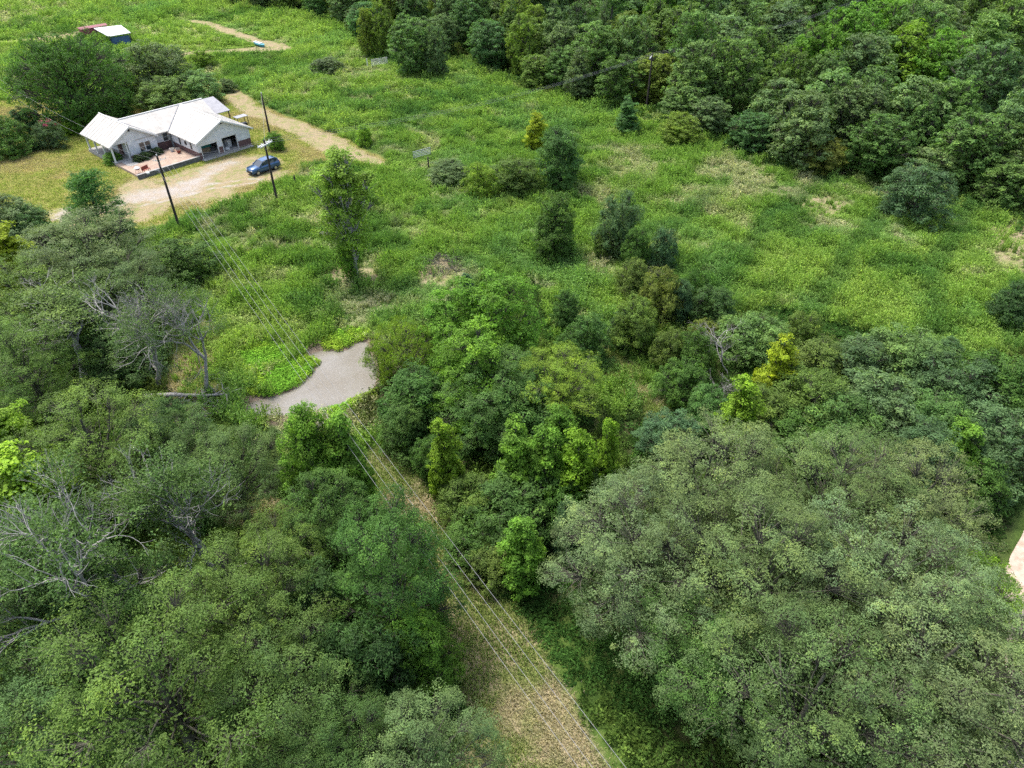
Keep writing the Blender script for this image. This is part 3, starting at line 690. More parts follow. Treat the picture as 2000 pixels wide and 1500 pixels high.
# ---- hedgerow of shrubs down the middle of the field
for a in [('cedar1', 1083, 500, 372, 100, 'MID', 'dark rounded tree alone in the field, first of the shrub row'),
          ('bush3', 1205, 490, 366, 100, 'BLU', 'blue-green tree at the top of the shrub row'),
          ('bush0', 1240, 520, 440, 70, 'MID', 'green shrub in front of the blue-green tree at the row\'s top'),
          ('bush4', 1290, 520, 440, 66, 'BLU', 'small pale blue-green tree right of the row\'s top'),
          ('bush2', 1175, 500, 455, 46, 'OLV', 'low olive shrub left of the blue-green tree'),
          ('bush1', 1235, 575, 505, 80, 'OLV', 'olive shrub in the shrub row, below the row\'s top trees'),
          ('bush0', 1280, 630, 525, 110, 'ORN', 'orange-tinged bushy tree in the middle of the shrub row'),
          ('cedar0', 1322, 630, 540, 58, 'BLU', 'upright blue-green tree right of the orange-tinged one'),
          ('bush3', 1350, 600, 520, 66, 'MID', 'green shrub behind the upright blue-green tree'),
          ('bush1', 1385, 635, 560, 110, 'DRK', 'dark grey-green shrub on the field side of the shrub row'),
          ('bush2', 1235, 685, 585, 110, 'OLV', 'olive bushy tree below the orange-tinged one'),
          ('bush4', 1210, 680, 605, 60, 'BLU', 'blue-green shrub at the left foot of the olive bushy tree'),
          ('bush0', 1300, 720, 645, 90, 'OLV', 'olive shrub below the middle of the shrub row'),
          ('bush3', 1350, 730, 640, 90, 'MID', 'green shrub left of the grey dead thicket'),
          ('bush2', 1370, 670, 625, 60, 'ORN', 'low yellowish shrub above the grey dead thicket'),
          ('bush4', 1105, 645, 568, 74, 'DEN', 'dark shrub by itself between the pond clump and the shrub row'),
          ('bush1', 1145, 705, 618, 100, 'DEN', 'dark spreading shrub right below the solitary dark one'),
          ('bush3', 1105, 700, 655, 60, 'MID', 'small green shrub left of the dark spreading one'),
          ('bush0', 1330, 790, 705, 110, 'MID', 'green bushy tree at the left end of the dark thicket'),
          ('bush1', 1370, 850, 760, 120, 'DEN', 'dark bushy tree behind the oak stand, left of the bright sapling')]:
    tree_b(*a[:4], a[4] * .88, *a[5:], name='shrub', cat='shrub', group='shrubs in the row down the field')
tree_b('dead3', 1425, 735, 650, 110, 'AIR', 'grey leafless thicket among the green shrubs', 'dead_thicket', 'shrub')
tree_b('dead3', 1405, 790, 715, 70, 'AIR', 'smaller leafless grey thicket below the first one', 'dead_thicket', 'shrub')

# ---- thicket on the right
for a in [('gum0', 1447, 800, 8, 105, 'GU2', 'bright green pointed tree at the left of the right-hand thicket'),
          ('gum2', 1522, 715, 8, 95, 'YEL', 'bright yellow tree standing out of the right-hand thicket'),
          ('bush3', 1478, 650, 4.5, 130, 'PAL', 'pale green shrub above the yellow tree'),
          ('bush0', 1570, 640, 5, 80, 'OLV', 'olive shrub at the field edge right of the pale one'),
          ('bush1', 1420, 640, 3, 60, 'PAL', 'small pale shrub at the field edge of the thicket'),
          ('bush4', 1600, 700, 5, 130, 'OLV', 'olive bush right of the yellow tree'),
          ('bush2', 1680, 700, 5, 120, 'BLU', 'blue-green bush at the field edge of the thicket'),
          ('bush0', 1775, 690, 6, 150, 'PAL', 'pale grey-green tree at the field edge of the thicket'),
          ('bush3', 1870, 740, 6, 150, 'BLU', 'grey-green tree near the thicket\'s right end'),
          ('bush1', 1950, 740, 6, 140, 'MID', 'green tree with yellow sprays at the right edge of the frame'),
          ('bush2', 1590, 780, 6, 160, 'OLV', 'olive tree in the heart of the thicket'),
          ('bush0', 1650, 830, 6, 170, 'DEN', 'dark tree directly behind the oak stand'),
          ('bush4', 1720, 790, 6.5, 190, 'FGY', 'broad grey-green tree in the heart of the thicket'),
          ('bush3', 1560, 850, 5, 140, 'MID', 'green bush behind the oaks, right of the bright pointed tree'),
          ('bush1', 1830, 820, 6, 150, 'DEN', 'dark green tree in the thicket behind the blue-grey cedar'),
          ('cedar1', 1803, 880, 7.5, 115, 'BLU', 'blue-grey cedar rising behind the pale corner oak'),
          ('gum3', 1870, 870, 7, 110, 'GUM', 'green tree right of the blue-grey cedar'),
          ('bush2', 1950, 860, 6.5, 160, 'BLU', 'grey-green tree at the right edge above the road'),
          ('bush4', 1900, 930, 5, 130, 'MID', 'green bush at the back corner of the oaks by the road verge'),
          ('bush0', 1490, 800, 5, 130, 'OLV', 'olive bush between the bright pointed tree and the yellow one'),
          ('bush2', 1310, 845, 4, 120, 'BLU', 'blue-green bush behind the back left oak'),
          ('bush4', 1990, 580, 4.5, 80, 'DRK', 'dark tree cut by the right edge in the open field'),
          ('bush1', 1850, 680, 3, 60, 'BLU', 'small blue-green shrub at the field side of the thicket')]:
    tree_c(*a, name='thicket_tree' if 'tree' in a[6] else 'shrub', cat='tree' if 'tree' in a[6] else 'shrub', group='right-hand thicket')

# ---- single trees in the field
for a in [('cedar0', 1090, 362, 236, 92, 'DEN', 'dark egg-shaped tree in the upper field beside the brush', 'broadleaf_tree'),
          ('gum1', 1047, 292, 212, 52, 'YEL', 'slim yellow-green tree behind the dark egg-shaped one', 'broadleaf_tree'),
          ('bush0', 938, 385, 312, 66, 'WIL', 'yellow-green bush at the left end of the brush in the upper field', 'bush'),
          ('bush2', 1003, 372, 305, 100, 'OLV', 'olive bush with grey twigs beside the dark egg-shaped tree', 'bush'),
          ('bush4', 880, 352, 310, 96, 'GRY', 'grey-green brush grown over the old fence', 'bush'),
          ('poplar0', 697, 545, 283, 132, 'POP', 'tall vine-clad tree with pale bare stem alone in the weeds', 'broadleaf_tree'),
          ('bush3', 1778, 425, 310, 112, 'BLU', 'blue-green tree alone in the field before the dark wood', 'broadleaf_tree'),
          ('bush1', 714, 284, 242, 34, 'GU2', 'little green tree beside the ploughed strip', 'sapling'),
          ('bush4', 640, 143, 112, 62, 'GRY', 'grey-green bush alone in the far field', 'bush'),
          ('gum2', 1222, 262, 188, 56, 'PIN', 'small pine-green tree left of the far utility pole', 'broadleaf_tree'),
          ('bush0', 540, 292, 256, 36, 'GUM', 'small bright shrub between the garage and the ploughed strip', 'shrub'),
          ('gum0', 912, 575, 535, 34, 'BLU', 'small blue-green shrub beside the brush heap above the pond clump', 'shrub')]:
    tree_b(*a[:7], name=a[7], cat='tree' if a[7] in ('broadleaf_tree', 'sapling') else a[7])
tree_b('bush2', 690, 545, 470, 44, 'GUM', 'green vine bush wrapped round the foot of the pale bare stem', 'vine', 'vine')

# ---- trees round the house
for a in [('great0', 168, 236, 56, 180, 'MID', 'great dark green oak behind the house', 'oak_tree'),
          ('bush2', 312, 190, 82, 120, 'GRY', 'dusky grey-green tree right of the great oak behind the house', 'broadleaf_tree'),
          ('bush0', 330, 215, 150, 84, 'PAL', 'pale green flowering tree behind the house roof', 'broadleaf_tree'),
          ('bush3', 398, 198, 135, 72, 'PAL', 'pale green round tree behind the garage roof', 'broadleaf_tree'),
          ('bush4', 445, 178, 152, 34, 'GRY', 'small grey bush at the start of the ploughed strip', 'bush'),
          ('bush1', 28, 300, 228, 66, 'MID', 'dark spreading tree on the lawn at the left edge', 'broadleaf_tree'),
          ('cedar0', 62, 265, 205, 38, 'BLU', 'dark upright shrub between the lawn trees', 'shrub'),
          ('bush3', 106, 288, 232, 46, 'BLU', 'crape myrtle with pink blossom on the lawn', 'crape_myrtle'),
          ('bush0', 158, 255, 222, 50, 'GUM', 'bright green shrub left of the porch roof', 'shrub'),
          ('bush1', 135, 262, 238, 34, 'GU2', 'small light green shrub right of the pink-flowered tree', 'shrub'),
          ('bush2', 70, 293, 272, 22, 'CED', 'tiny round shrub on the lawn', 'shrub'),
          ('bush4', 222, 318, 296, 34, 'GUM', 'small green shrub at the porch corner', 'shrub'),
          ('bush0', 260, 200, 160, 60, 'OLV', 'yellowish low tree between the great oak and the house', 'broadleaf_tree'),
          ('bush2', 400, 135, 98, 38, 'WIL', 'small yellow-green tree behind the dusky tree', 'broadleaf_tree'),
          ('bush1', 235, 228, 200, 44, 'MID', 'dark shrub under the great oak behind the house', 'shrub'),
          ('bush3', 52, 186, 158, 34, 'GUM', 'small green tree at the left foot of the great oak', 'broadleaf_tree')]:
    tree_b(*a[:7], name=a[7], cat='shrub' if a[7] in ('shrub', 'bush') else 'tree')

# ---- the far wood: rows of trees behind its edge, the front ones each named
ORD = ['first', 'second', 'third', 'fourth', 'fifth', 'sixth', 'seventh', 'eighth', 'ninth', 'tenth', 'eleventh', 'twelfth', 'thirteenth', 'fourteenth', 'fifteenth', 'sixteenth', 'seventeenth', 'eighteenth', 'nineteenth', 'twentieth', 'twenty-first', 'twenty-second', 'twenty-third', 'twenty-fourth', 'twenty-fifth', 'twenty-sixth', 'twenty-seventh', 'twenty-eighth', 'twenty-ninth', 'thirtieth']
CN = dict(YGR='yellow-green', FDK='dark green', FMD='green', FGY='grey-green', OLV='olive', WIL='yellow-green', MID='mid green', PAL='pale green', GUM='bright green', PIN='pine-green', ORN='orange-tinged')
def proj(x, y, z):
    z -= CAM_H; c, s = math.cos(PITCH), math.sin(PITCH); dep = y * c - z * s; up_ = y * s + z * c
    return (1000 + FPX * x / dep, 750 - FPX * up_ / dep) if dep > 1 else (-9999, -9999)
edge = np.array(G(WOODEDGE)); seg = np.linalg.norm(np.diff(edge, axis=0), axis=1); cum = np.concatenate([[0], np.cumsum(seg)])
def edge_at(s):
    k = min(max(np.searchsorted(cum, s) - 1, 0), len(seg) - 1); t = (s - cum[k]) / seg[k]; p = edge[k] * (1 - t) + edge[k + 1] * t
    d = (edge[k + 1] - edge[k]) / seg[k]; return p, np.array([-d[1], d[0]])
pd_ = at(1260, 215); spole = min(np.arange(0, cum[-1], 1.0), key=lambda s: np.hypot(*(edge_at(s)[0] - [pd_.x, pd_.y])))
taken = [(pd_.x, pd_.y, 3.5), (pd_.x + 1, pd_.y - 5, 4)]
wood_sites = []
# hand-set trees that stand out of the wood
p_ = at(1278, 204); taken.append((p_.x, p_.y, 4)); tree_b('far0', 1278, 204, 100, 92, 'YGR', 'yellow-green tree right behind the far utility pole', 'woodland_tree', 'tree', 'trees of the far wood')
for shp, cx, cy, h, wpx, col, lab in [        ('far2', 715, 52, 10, 40, 'YGR', 'yellowish slim tree at the near corner of the far wood'), ('far5', 745, 48, 11, 46, 'YGR', 'orange-tipped light tree at the near corner of the far wood'),
        ('far3', 850, 88, 10, 46, 'FGY', 'small grey-green tree standing just in front of the far wood'), ('far1', 800, 78, 11, 80, 'FMD', 'dark bushy tree at the wood\'s edge by the far white gate'),
        ('far6', 1590, 115, 15, 95, 'GUM', 'tall light green tree inside the right part of the wood, beside the clearing'), ('far0', 1660, 75, 16, 100, 'GUM', 'light green tree with yellowish top behind the one by the clearing'),
        ('far3', 1725, 60, 16, 95, 'GUM', 'light green tall tree highest in the right part of the wood'), ('far5', 1770, 110, 14, 100, 'GU2', 'yellow-green tree in front of the highest light green ones'), ('far1', 1840, 125, 14, 95, 'GUM', 'light green tree left of the pale pine in the wood'),
        ('pine1', 1915, 100, 15, 110, 'PAL', 'pale pine with open tufts standing inside the wood'), ('far4', 1440, 40, 15, 110, 'FMD', 'tall dark green tree with straight stem behind the wires'),
        ('far5', 1800, 215, 12, 120, 'FGY', 'dusky grey-green tree in the right part of the wood'), ('far1', 1720, 270, 9, 110, 'MID', 'round green tree low at the wood\'s front edge, right part'),
        ('far6', 1570, 235, 11, 110, 'FGY', 'pale grey-green tree at the wood\'s front edge left of the yellowish bush'), ('bush2', 1615, 295, 5, 80, 'ORN', 'orange-tinged bush at the foot of the wood\'s front edge'),
        ('bush4', 1330, 245, 4.5, 90, 'YGR', 'yellow-green bush at the wood edge right of the far utility pole'), ('far3', 1480, 100, 12, 70, 'FMD', 'pointed green tree where the far wires enter the wood'),
        ('far0', 1910, 275, 11, 120, 'FMD', 'green tree near the right end of the wood behind its edge'), ('far5', 1020, 75, 12, 60, 'YGR', 'yellow-green tree crown inside the wood left of the wires'),
        ('far2', 1300, 20, 15, 90, 'GUM', 'tall leafy light green tree at the top of the frame')]:
    p = at(cx, cy, .6 * h); taken.append((p.x, p.y, wpx * math.hypot(p.x, p.y) / FPX * .36)); tree_c(shp, cx, cy, h, wpx, col, lab, 'woodland_tree', 'tree', 'trees of the far wood')
row_counts = {}
off = 3.2
for row in range(26):
    along = 6.8 if row < 3 else 9.6
    ss = np.arange(trs.uniform(0, along), cum[-1], along); sites = []
    for s_ in ss:
        s_ = s_ + trs.uniform(-1.6, 1.6); p, nr = edge_at(min(max(s_, 0), cum[-1] - .1)); q = p + nr * (off + trs.uniform(-1.2, 1.6)); x, y = q
        if sdf(WOOD, np.array([x]), np.array([y]))[0] > -1.0: continue
        u, v = proj(x, y, 8)
        if not (-70 < u < 2070 and (-45 if u > 900 else -110) < v): continue
        gl = at(1545, 62, 0)                                            # the clearing inside the wood
        if math.hypot((x - gl.x) / 1.0, (y - gl.y) / 1.6) < 8: continue
        if any(math.hypot(x - a, y - b) < max(c, 3.0) for a, b, c in taken): continue
        if any(math.hypot(x - a, y - b) < (4.6 if row < 3 else 7.4) for a, b, c, d in wood_sites): continue
        sites.append((s_, x, y)); wood_sites.append((x, y, row, s_))
    for side in (-1, 1):
        ls = sorted([t for t in sites if (t[0] - spole) * side > 0], key=lambda t: abs(t[0] - spole))
        for k, (s_, x, y) in enumerate(ls):
            colk = trs.choice(['FDK', 'FDK', 'FMD', 'FMD', 'FMD', 'FGY', 'FGY', 'OLV', 'YGR', 'PAL'] if row else ['FDK', 'FMD', 'FMD', 'FGY', 'FGY', 'OLV', 'MID', 'PIN', 'MID'])
            if row == 0: h = trs.uniform(5.5, 9.5)
            elif row == 1: h = trs.uniform(8.5, 12.5)
            else: h = trs.uniform(11, 16)
            wd = trs.uniform(6.0, 8.5) if row == 0 else (trs.uniform(7.5, 10) if row < 3 else trs.uniform(9.5, 13.5))
            rn = 'front row' if row == 0 else '%s row' % ORD[row]
            if row < 3 and k < len(ORD):
                lab = '%s tree, %s of the far wood, %s %s of the utility pole' % (CN[colk], rn, ORD[k], 'right' if side > 0 else 'left'); gr = 'trees of the far wood'
            else:
                lab = '%s tree deep in the far wood, %s row, %s %s of the pole' % (CN[colk], ORD[row], ORD[k], 'right' if side > 0 else 'left'); gr = 'trees deep in the far wood'
            sh_ = trs.choice(['far0', 'far1', 'far2', 'far3', 'far4', 'far5', 'far6'] + (['pine1'] if row in (3, 4, 6) else []))
            place('woodland_tree', sh_, (x, y, gz1(x, y)), h, wd * (0.8 if sh_ in ('far2', 'far4') else 1), tint(C[colk], .16), lab, 'tree', gr, trs.uniform(0, 6.28))
    off += 5.5 if row < 3 else 9.0
print('wood trees', len(wood_sites))

# ------------------------------------------------------------------ house
HO = Vector((-46.8, 104.6, 0)); HT = R(49.0)
hu = Vector((math.cos(HT), math.sin(HT), 0)); hv = Vector((-math.sin(HT), math.cos(HT), 0))
def hl(s, t, z=0): return HO + hu * s + hv * t + Vector((0, 0, z))
house = link('house', None, loc=HO, rz=HT)
tag(house, 'white house with cream metal roof, brick base and open double garage', 'house')
FL = 0.45                                   # floor of the dwelling
def wallbox(mb, s0, s1, t0, t1, z0, z1): return mb.box(s0, s1, t0, t1, z0, z1)
def two_tone(s0, s1, t0, t1, z1, bz=1.15, z0=-0.3):
    MB().box(s0, s1, t0, t1, z0, bz).build('brick_base', M['brick'], house)
    o = 0.025
    return MB().box(s0 - o, s1 + o, t0 - o, t1 + o, bz, z1).build('wall', M['siding'], house)
# garage wing: front wall of piers and header, two openings
gz_b, gz_e = 1.15, 2.75
fr = MB().box(0, .45, 0, .2, gz_b, gz_e).box(3.25, 3.95, 0, .2, gz_b, gz_e).box(6.55, 8.8, 0, .2, gz_b, gz_e).box(.45, 3.25, 0, .2, 2.38, gz_e).box(3.95, 6.55, 0, .2, 2.38, gz_e)
fr.build('wall', M['siding'], house)
MB().box(.02, .43, .02, .18, -.3, gz_b).box(3.27, 3.93, .02, .18, -.3, gz_b).box(6.57, 8.78, .02, .18, -.3, gz_b).build('brick_base', M['brick'], house)
MB().prism([(-.02, gz_e), (8.82, gz_e), (4.4, 4.92)], .0, .2).build('gable', M['siding'], house)
MB().prism([(4.0, 4.33), (4.8, 4.33), (4.4, 4.62)], -.03, .05).build('gable_vent', M['dark'], house)
for a, b in ((.45, .53), (3.17, 3.25), (3.95, 4.03), (6.47, 6.55)): MB().box(a, b, -.03, .23, 0, 2.38).build('door_trim', M['trim'], house)
MB().box(.53, 3.17, .05, .12, 1.98, 2.37).build('garage_door', M['trim'], house)
MB().box(4.03, 6.47, .05, .12, 2.24, 2.37).build('garage_door', M['trim'], house)
two_tone(0.02, .2, .22, 7.6, 2.75); two_tone(8.6, 8.78, .22, 9, 2.75)
MB().box(.2, 8.6, 5.6, 5.8, 0, 2.7).build('garage_back_wall', M['siding'], house)
MB().box(.2, 8.6, -.9, 5.6, -.3, .12).build('garage_floor', M['concrete'], house)
# main block
two_tone(-2.4, 0.0, 8.25, 8.45, 2.85, FL + .85)
MB().box(-2.4, 8, 8.45, 14.6, -.3, 2.8).build('main_wall', M['siding'], house)
# left wing with its porch
two_tone(-6.75, -2.5, 7.6, 7.8, 2.85, FL + .35)
MB().box(-6.75, -2.55, 7.8, 16, -.3, 2.8).build('wing_wall', M['siding'], house)
MB().prism([(-9.35, 2.85), (-2.45, 2.85), (-6, 4.86)], 7.58, 7.76).build('gable', M['siding'], house)
MB().box(-6.15, -5.85, 7.55, 7.6, 4.2, 4.6).build('gable_vent', M['dark'], house)
MB().box(-9.4, -6.76, 7.3, 16.4, -.3, FL).build('porch_floor', M['concrete'], house)
for t in (7.7, 10.5, 13.4, 16.1): MB().box(-9.3, -9.1, t - .1, t + .1, FL, 2.82).build('porch_column', M['trim'], house)
MB().box(-7.1, -6.95, 7.6, 7.75, FL, 2.85).build('porch_column', M['trim'], house)
MB().box(-9.3, -9.08, 7.6, 16.3, 2.62, 2.86).build('porch_beam', M['trim'], house)
# roofs
def roof(name, q, th=.14, mat='roof'): return MB().slab(q, th).build(name, M[mat], house)
r1 = roof('roof', [(-9.7, 7.15, 2.82), (-6, 7.15, 5.0), (-6, 16.7, 5.0), (-9.7, 16.7, 2.82)])
r2 = roof('roof', [(-6, 7.15, 5.0), (-2.25, 7.15, 2.79), (-2.25, 16.7, 2.79), (-6, 16.7, 5.0)])
r3 = roof('roof', [(-5.6, 7.55, 2.88), (8.2, 7.55, 2.88), (8.2, 11.4, 4.99), (-5.6, 11.4, 4.99)])
r4 = roof('roof', [(-5.6, 11.4, 4.99), (8.2, 11.4, 4.99), (8.2, 15.2, 2.9), (-5.6, 15.2, 2.9)])
r5 = roof('roof', [(-.45, -.55, 2.72), (4.4, -.55, 5.05), (4.4, 11.3, 5.05), (-.45, 11.3, 2.72)])
r6 = roof('roof', [(4.4, -.55, 5.05), (9.25, -.55, 2.72), (9.25, 11.3, 2.72), (4.4, 11.3, 5.05)])
for par, line in ((r1, [(-6, 7.1, 5.03), (-6, 16.7, 5.03)]), (r3, [(-5.6, 11.4, 5.02), (8.2, 11.4, 5.02)]), (r5, [(4.4, -.6, 5.08), (4.4, 11.3, 5.08)])):
    MB().tube(line, .09, 5).build('ridge_cap', M['trim'], par)
for par, (a, b) in ((r5, ((-.42, 7.4, 2.85), (4.1, 11.25, 4.98))), (r2, ((-2.3, 7.6, 2.9), (-5.8, 11.2, 4.95)))):
    MB().tube([a, b], .05, 4).build('valley_flashing', M['galv'], par)
# standing seams of the metal sheets
def seams(par, e0, e1, r0, r1_, n):
    e0, e1, r0, r1_ = map(Vector, (e0, e1, r0, r1_))
    mb = MB()
    for k in range(1, n):
        a = e0.lerp(e1, k / n) + Vector((0, 0, .012)); b = r0.lerp(r1_, k / n) + Vector((0, 0, .012)); mb.tube([a, b], .022, 3)
    o = mb.build('seams', M['roof'], par)
seams(r1, (-9.7, 7.15, 2.82), (-9.7, 16.7, 2.82), (-6, 7.15, 5), (-6, 16.7, 5), 11)
seams(r3, (-2.2, 7.55, 2.88), (0, 7.55, 2.88), (-2.2, 11.4, 4.99), (0, 11.4, 4.99), 4)
seams(r5, (-.45, -.55, 2.72), (-.45, 7.5, 2.72), (4.4, -.55, 5.05), (4.4, 7.5, 5.05), 11)
seams(r6, (9.25, -.55, 2.72), (9.25, 9, 2.72), (4.4, -.55, 5.05), (4.4, 9, 5.05), 11)
for par, q in ((r1, [(-9.72, 7.06, 2.86), (-6, 7.06, 5.05), (-2.22, 7.06, 2.83)]), (r5, [(-.48, -.64, 2.74), (4.4, -.64, 5.08), (9.28, -.64, 2.74)])):
    mb = MB()
    for a, b in zip(q, q[1:]): mb.slab([a, b, (b[0], b[1] + .08, b[2]), (a[0], a[1] + .08, a[2])], .24)
    mb.build('fascia', M['trim'], par)
g1 = roof('lean_to_roof', [(8.25, 8.9, 3.0), (11.2, 8.9, 3.0), (11.2, 13.4, 4.3), (8.25, 13.4, 4.3)], .1, 'roofgrey')
for s_, t_ in ((11, 9.1), (11, 13.2), (8.4, 13.2)): MB().box(s_ - .07, s_ + .07, t_ - .07, t_ + .07, 0, 2.95 if t_ < 10 else 4.15).build('post', M['post'], house)
MB().box(8.0, 11, 12.9, 13.1, 0, 2.9).build('lean_to_wall', M['roofgrey'], house)
# windows
def window(s0, s1, z0, z1, t, face='t', n=-1):
    d = .05
    if face == 't':
        fw = MB().box(s0 - .07, s1 + .07, t - d, t + .02, z0 - .07, z0).box(s0 - .07, s1 + .07, t - d, t + .02, z1, z1 + .07).box(s0 - .07, s0, t - d, t + .02, z0, z1).box(s1, s1 + .07, t - d, t + .02, z0, z1).box(s0, s1, t - d + .01, t + .01, (z0 + z1) / 2 - .02, (z0 + z1) / 2 + .02)
        wi = fw.build('window', M['trim'], house); MB().box(s0, s1, t - .035, t + .015, z0, z1).build('pane', M['glass'], wi)
    else:
        fw = MB().box(t - d, t + .02, s0 - .07, s1 + .07, z0 - .07, z0).box(t - d, t + .02, s0 - .07, s1 + .07, z1, z1 + .07).box(t - d, t + .02, s0 - .07, s0, z0, z1).box(t - d, t + .02, s1, s1 + .07, z0, z1)
        wi = fw.build('window', M['trim'], house); MB().box(t - .035, t + .015, s0, s1, z0, z1).build('pane', M['glass'], wi)
window(-5.2, -4.45, 1.0, 2.25, 7.55); window(-4.3, -3.55, 1.0, 2.25, 7.55)
window(-1.1, -.35, 1.35, 2.5, 8.2)
window(1.6, 2.1, 1.25, 2.35, -.02, 's'); window(4.9, 5.4, 1.25, 2.35, -.02, 's')
MB().tube([(-.07, 3.45, 1.85), (.0, 3.45, 1.85)], [.32, .32], 14).build('wreath', M['post'], house)
MB().box(-7.02, -6.8, 10, 11, FL, 2.5).build('front_door', M['brick'], house)

# things in the garage and around
def heap(name, label, cat, items, loc, rz=0, group=None):
    e = link(name, None, loc=loc, rz=rz); tag(e, label, cat, group)
    for nm, mb, mt in items: mb.build(nm, M[mt], e)
    return e
def hthing(name, label, cat, items, s, t, z=0, rz=0): return heap(name, label, cat, items, hl(s, t, z), HT + rz)
M['tarp'] = simple('teal_tarp', (0.02, 0.20, 0.17), .7, .2); M['clutter'] = simple('grey_clutter', (0.3, 0.3, 0.31), .7, .3, 2.0); M['box'] = simple('cardboard', (0.33, 0.24, 0.15), .9, .2)
M['blue'] = simple('blue_plastic', (.06, .12, .25), .5, .15); M['blackm'] = simple('black_metal', (.02, .02, .022), .5, .1)
hthing('tarp_covered_pile', 'teal tarpaulin over a pile inside the left garage bay', 'pile', [('tarp', MB().slab([(-.9, -.5, 1.2), (.9, -.5, 1.1), (.8, .6, 1.35), (-.8, .6, 1.3)], .35), 'tarp'), ('crate', MB().box(-.8, .8, -.3, .5, 0, .84), 'box')], 2.1, 2.4, .12)
hthing('storage_shelf', 'dark shelf of jars along the left garage bay', 'shelf', [('frame', MB().box(-.1, .1, -1, 1, 0, 1.6).box(.1, .5, -1, 1, .75, .8).box(.1, .5, -1, 1, 1.4, 1.45), 'blackm'), ('jar', MB().box(.15, .4, -.6, -.35, .8, 1.05), 'white'), ('jar', MB().box(.15, .4, .1, .35, .8, 1.0), 'lamp')], .5, 2.6, .12)
hthing('appliance', 'white appliance inside the right garage bay', 'appliance', [('body', MB().box(-.35, .35, -.35, .35, 0, 1.1), 'white'), ('door', MB().box(-.32, .32, -.39, -.35, .1, 1.02), 'trim')], 5.9, 1.9, .12, .2)
for k, (s_, t_, z_, c_, lb) in enumerate([(4.4, 1.2, .5, 'clutter', 'grey junk bag by the middle pier of the garage'), (5.0, .9, .35, 'white', 'white bag on the floor of the right garage bay'), (5.3, 2.6, .9, 'clutter', 'tall heap of grey junk deep in the right garage bay'), (4.6, 2.5, .8, 'blue', 'blue bin in the right garage bay')]):
    mb = MB(); rr = np.random.RandomState(k)
    th = np.linspace(0, 2 * math.pi, 9)[:-1]
    for j, (zz, q_) in enumerate([(0, .34), (.4, .4), (.8, .28)]): pass
    mb.tube([(0, 0, 0), (.03, 0, z_ * .4), (-.02, .03, z_ * .8), (0, 0, z_)], [.36, .42, .33, .1], 8)
    hthing('junk_bag' if c_ != 'blue' else 'bin', lb, 'bag' if c_ != 'blue' else 'bin', [('body', mb, c_)] + ([('lid', MB().tube([(0, 0, z_), (0, 0, z_ + .06)], [.3, .28], 8), 'blackm')] if c_ == 'blue' else [('knot', MB().tube([(0, 0, z_ - .03), (.02, 0, z_ + .1)], [.06, .09], 6), c_)]), s_, t_, .12)
# patio
def patio_mat():
    m, n, l, p = new_mat('patio_paving'); tc = N(n, 'ShaderNodeTexCoord').outputs['Object']
    b = N(n, 'ShaderNodeTexBrick'); l.new(tc, b.inputs[0]); b.inputs['Scale'].default_value = 1.6; b.inputs['Mortar Size'].default_value = .03
    b.inputs['Color1'].default_value = (.34, .235, .19, 1); b.inputs['Color2'].default_value = (.27, .17, .14, 1); b.inputs['Mortar'].default_value = (.2, .17, .11, 1)
    f = noise_tex(n, l, .9, 4, .7, tc); c = mixc(n, l, ramp(n, l, f, [(.4, 0.), (.7, .6)]), b.outputs[0], (.40, .33, .25))
    l.new(c, p.inputs[0]); p.inputs['Roughness'].default_value = .95; return m
pt = MB().box(-9.4, 0, .25, 7.25, -.3, .36).build('patio', patio_mat(), loc=HO, rz=HT); struct(pt, 'raised brick paved patio in front of the house')
rw = MB().box(-9.65, .0, .0, .24, -.3, .62).build('retaining_wall', M['blockwall'], loc=HO, rz=HT); tag(rw, 'low dark block wall along the front of the patio', 'wall')
MB().box(-9.75, .02, -.04, .28, .62, .68).build('coping', M['concrete'], rw)
wk = MB().box(-8.6, -7.0, 5.2, 7.28, -.2, .40).build('porch_steps', M['concrete'], loc=HO, rz=HT); tag(wk, 'pale concrete step from the porch to the patio', 'steps')
MB().box(-8.4, -7.2, 4.8, 5.2, -.2, .37).build('lower_step', M['concrete'], wk)
for s_, t_, w_, lb in [(-5.4, 6.2, 2.2, 'green planting under the gable window'), (-3.4, 6.6, 2.0, 'green shrub at the inner corner of the patio'), (-6.6, 5.9, 1.7, 'green shrub beside the porch step')]:
    p = hl(s_, t_, .3); place('shrub', 'bush4', p, 1.1, w_, C['DEN'], lb, 'shrub', None, trs.uniform(0, 6))
gr = link('barbecue_grill', None, loc=hl(-8.9, 1.4, .36), rz=HT + .4); tag(gr, 'rusty barbecue grill with white lid on the patio corner', 'grill')
MB().tube([(0, 0, .55), (0, 0, .75)], [.28, .42], 10).build('bowl', M['red'], gr); MB().tube([(0, 0, .76), (0, 0, .98)], [.42, .2], 10).build('lid', M['white'], gr)
for k in range(3):
    a = k * 2.09; MB().tube([(.2 * math.cos(a), .2 * math.sin(a), .6), (.4 * math.cos(a), .4 * math.sin(a), 0)], .02, 4).build('leg', M['red'], gr)
for k, (s_, t_, c_, lb) in enumerate([(-1.3, 5.9, 'white', 'white pot at the inner corner of the patio'), (-.7, 5.2, 'clutter', 'grey pot beside the garage side wall'), (-1.0, 4.4, 'red', 'reddish pot by the garage side wall')]):
    hthing('flower_pot', lb, 'pot', [('pot', MB().tube([(0, 0, 0), (0, 0, .4)], [.2, .32], 10), c_), ('rim', MB().tube([(0, 0, .4), (0, 0, .47)], [.35, .35], 10), c_), ('soil', MB().tube([(0, 0, .47), (0, 0, .475)], [.3, .3], 10), 'post')], s_, t_, .36)
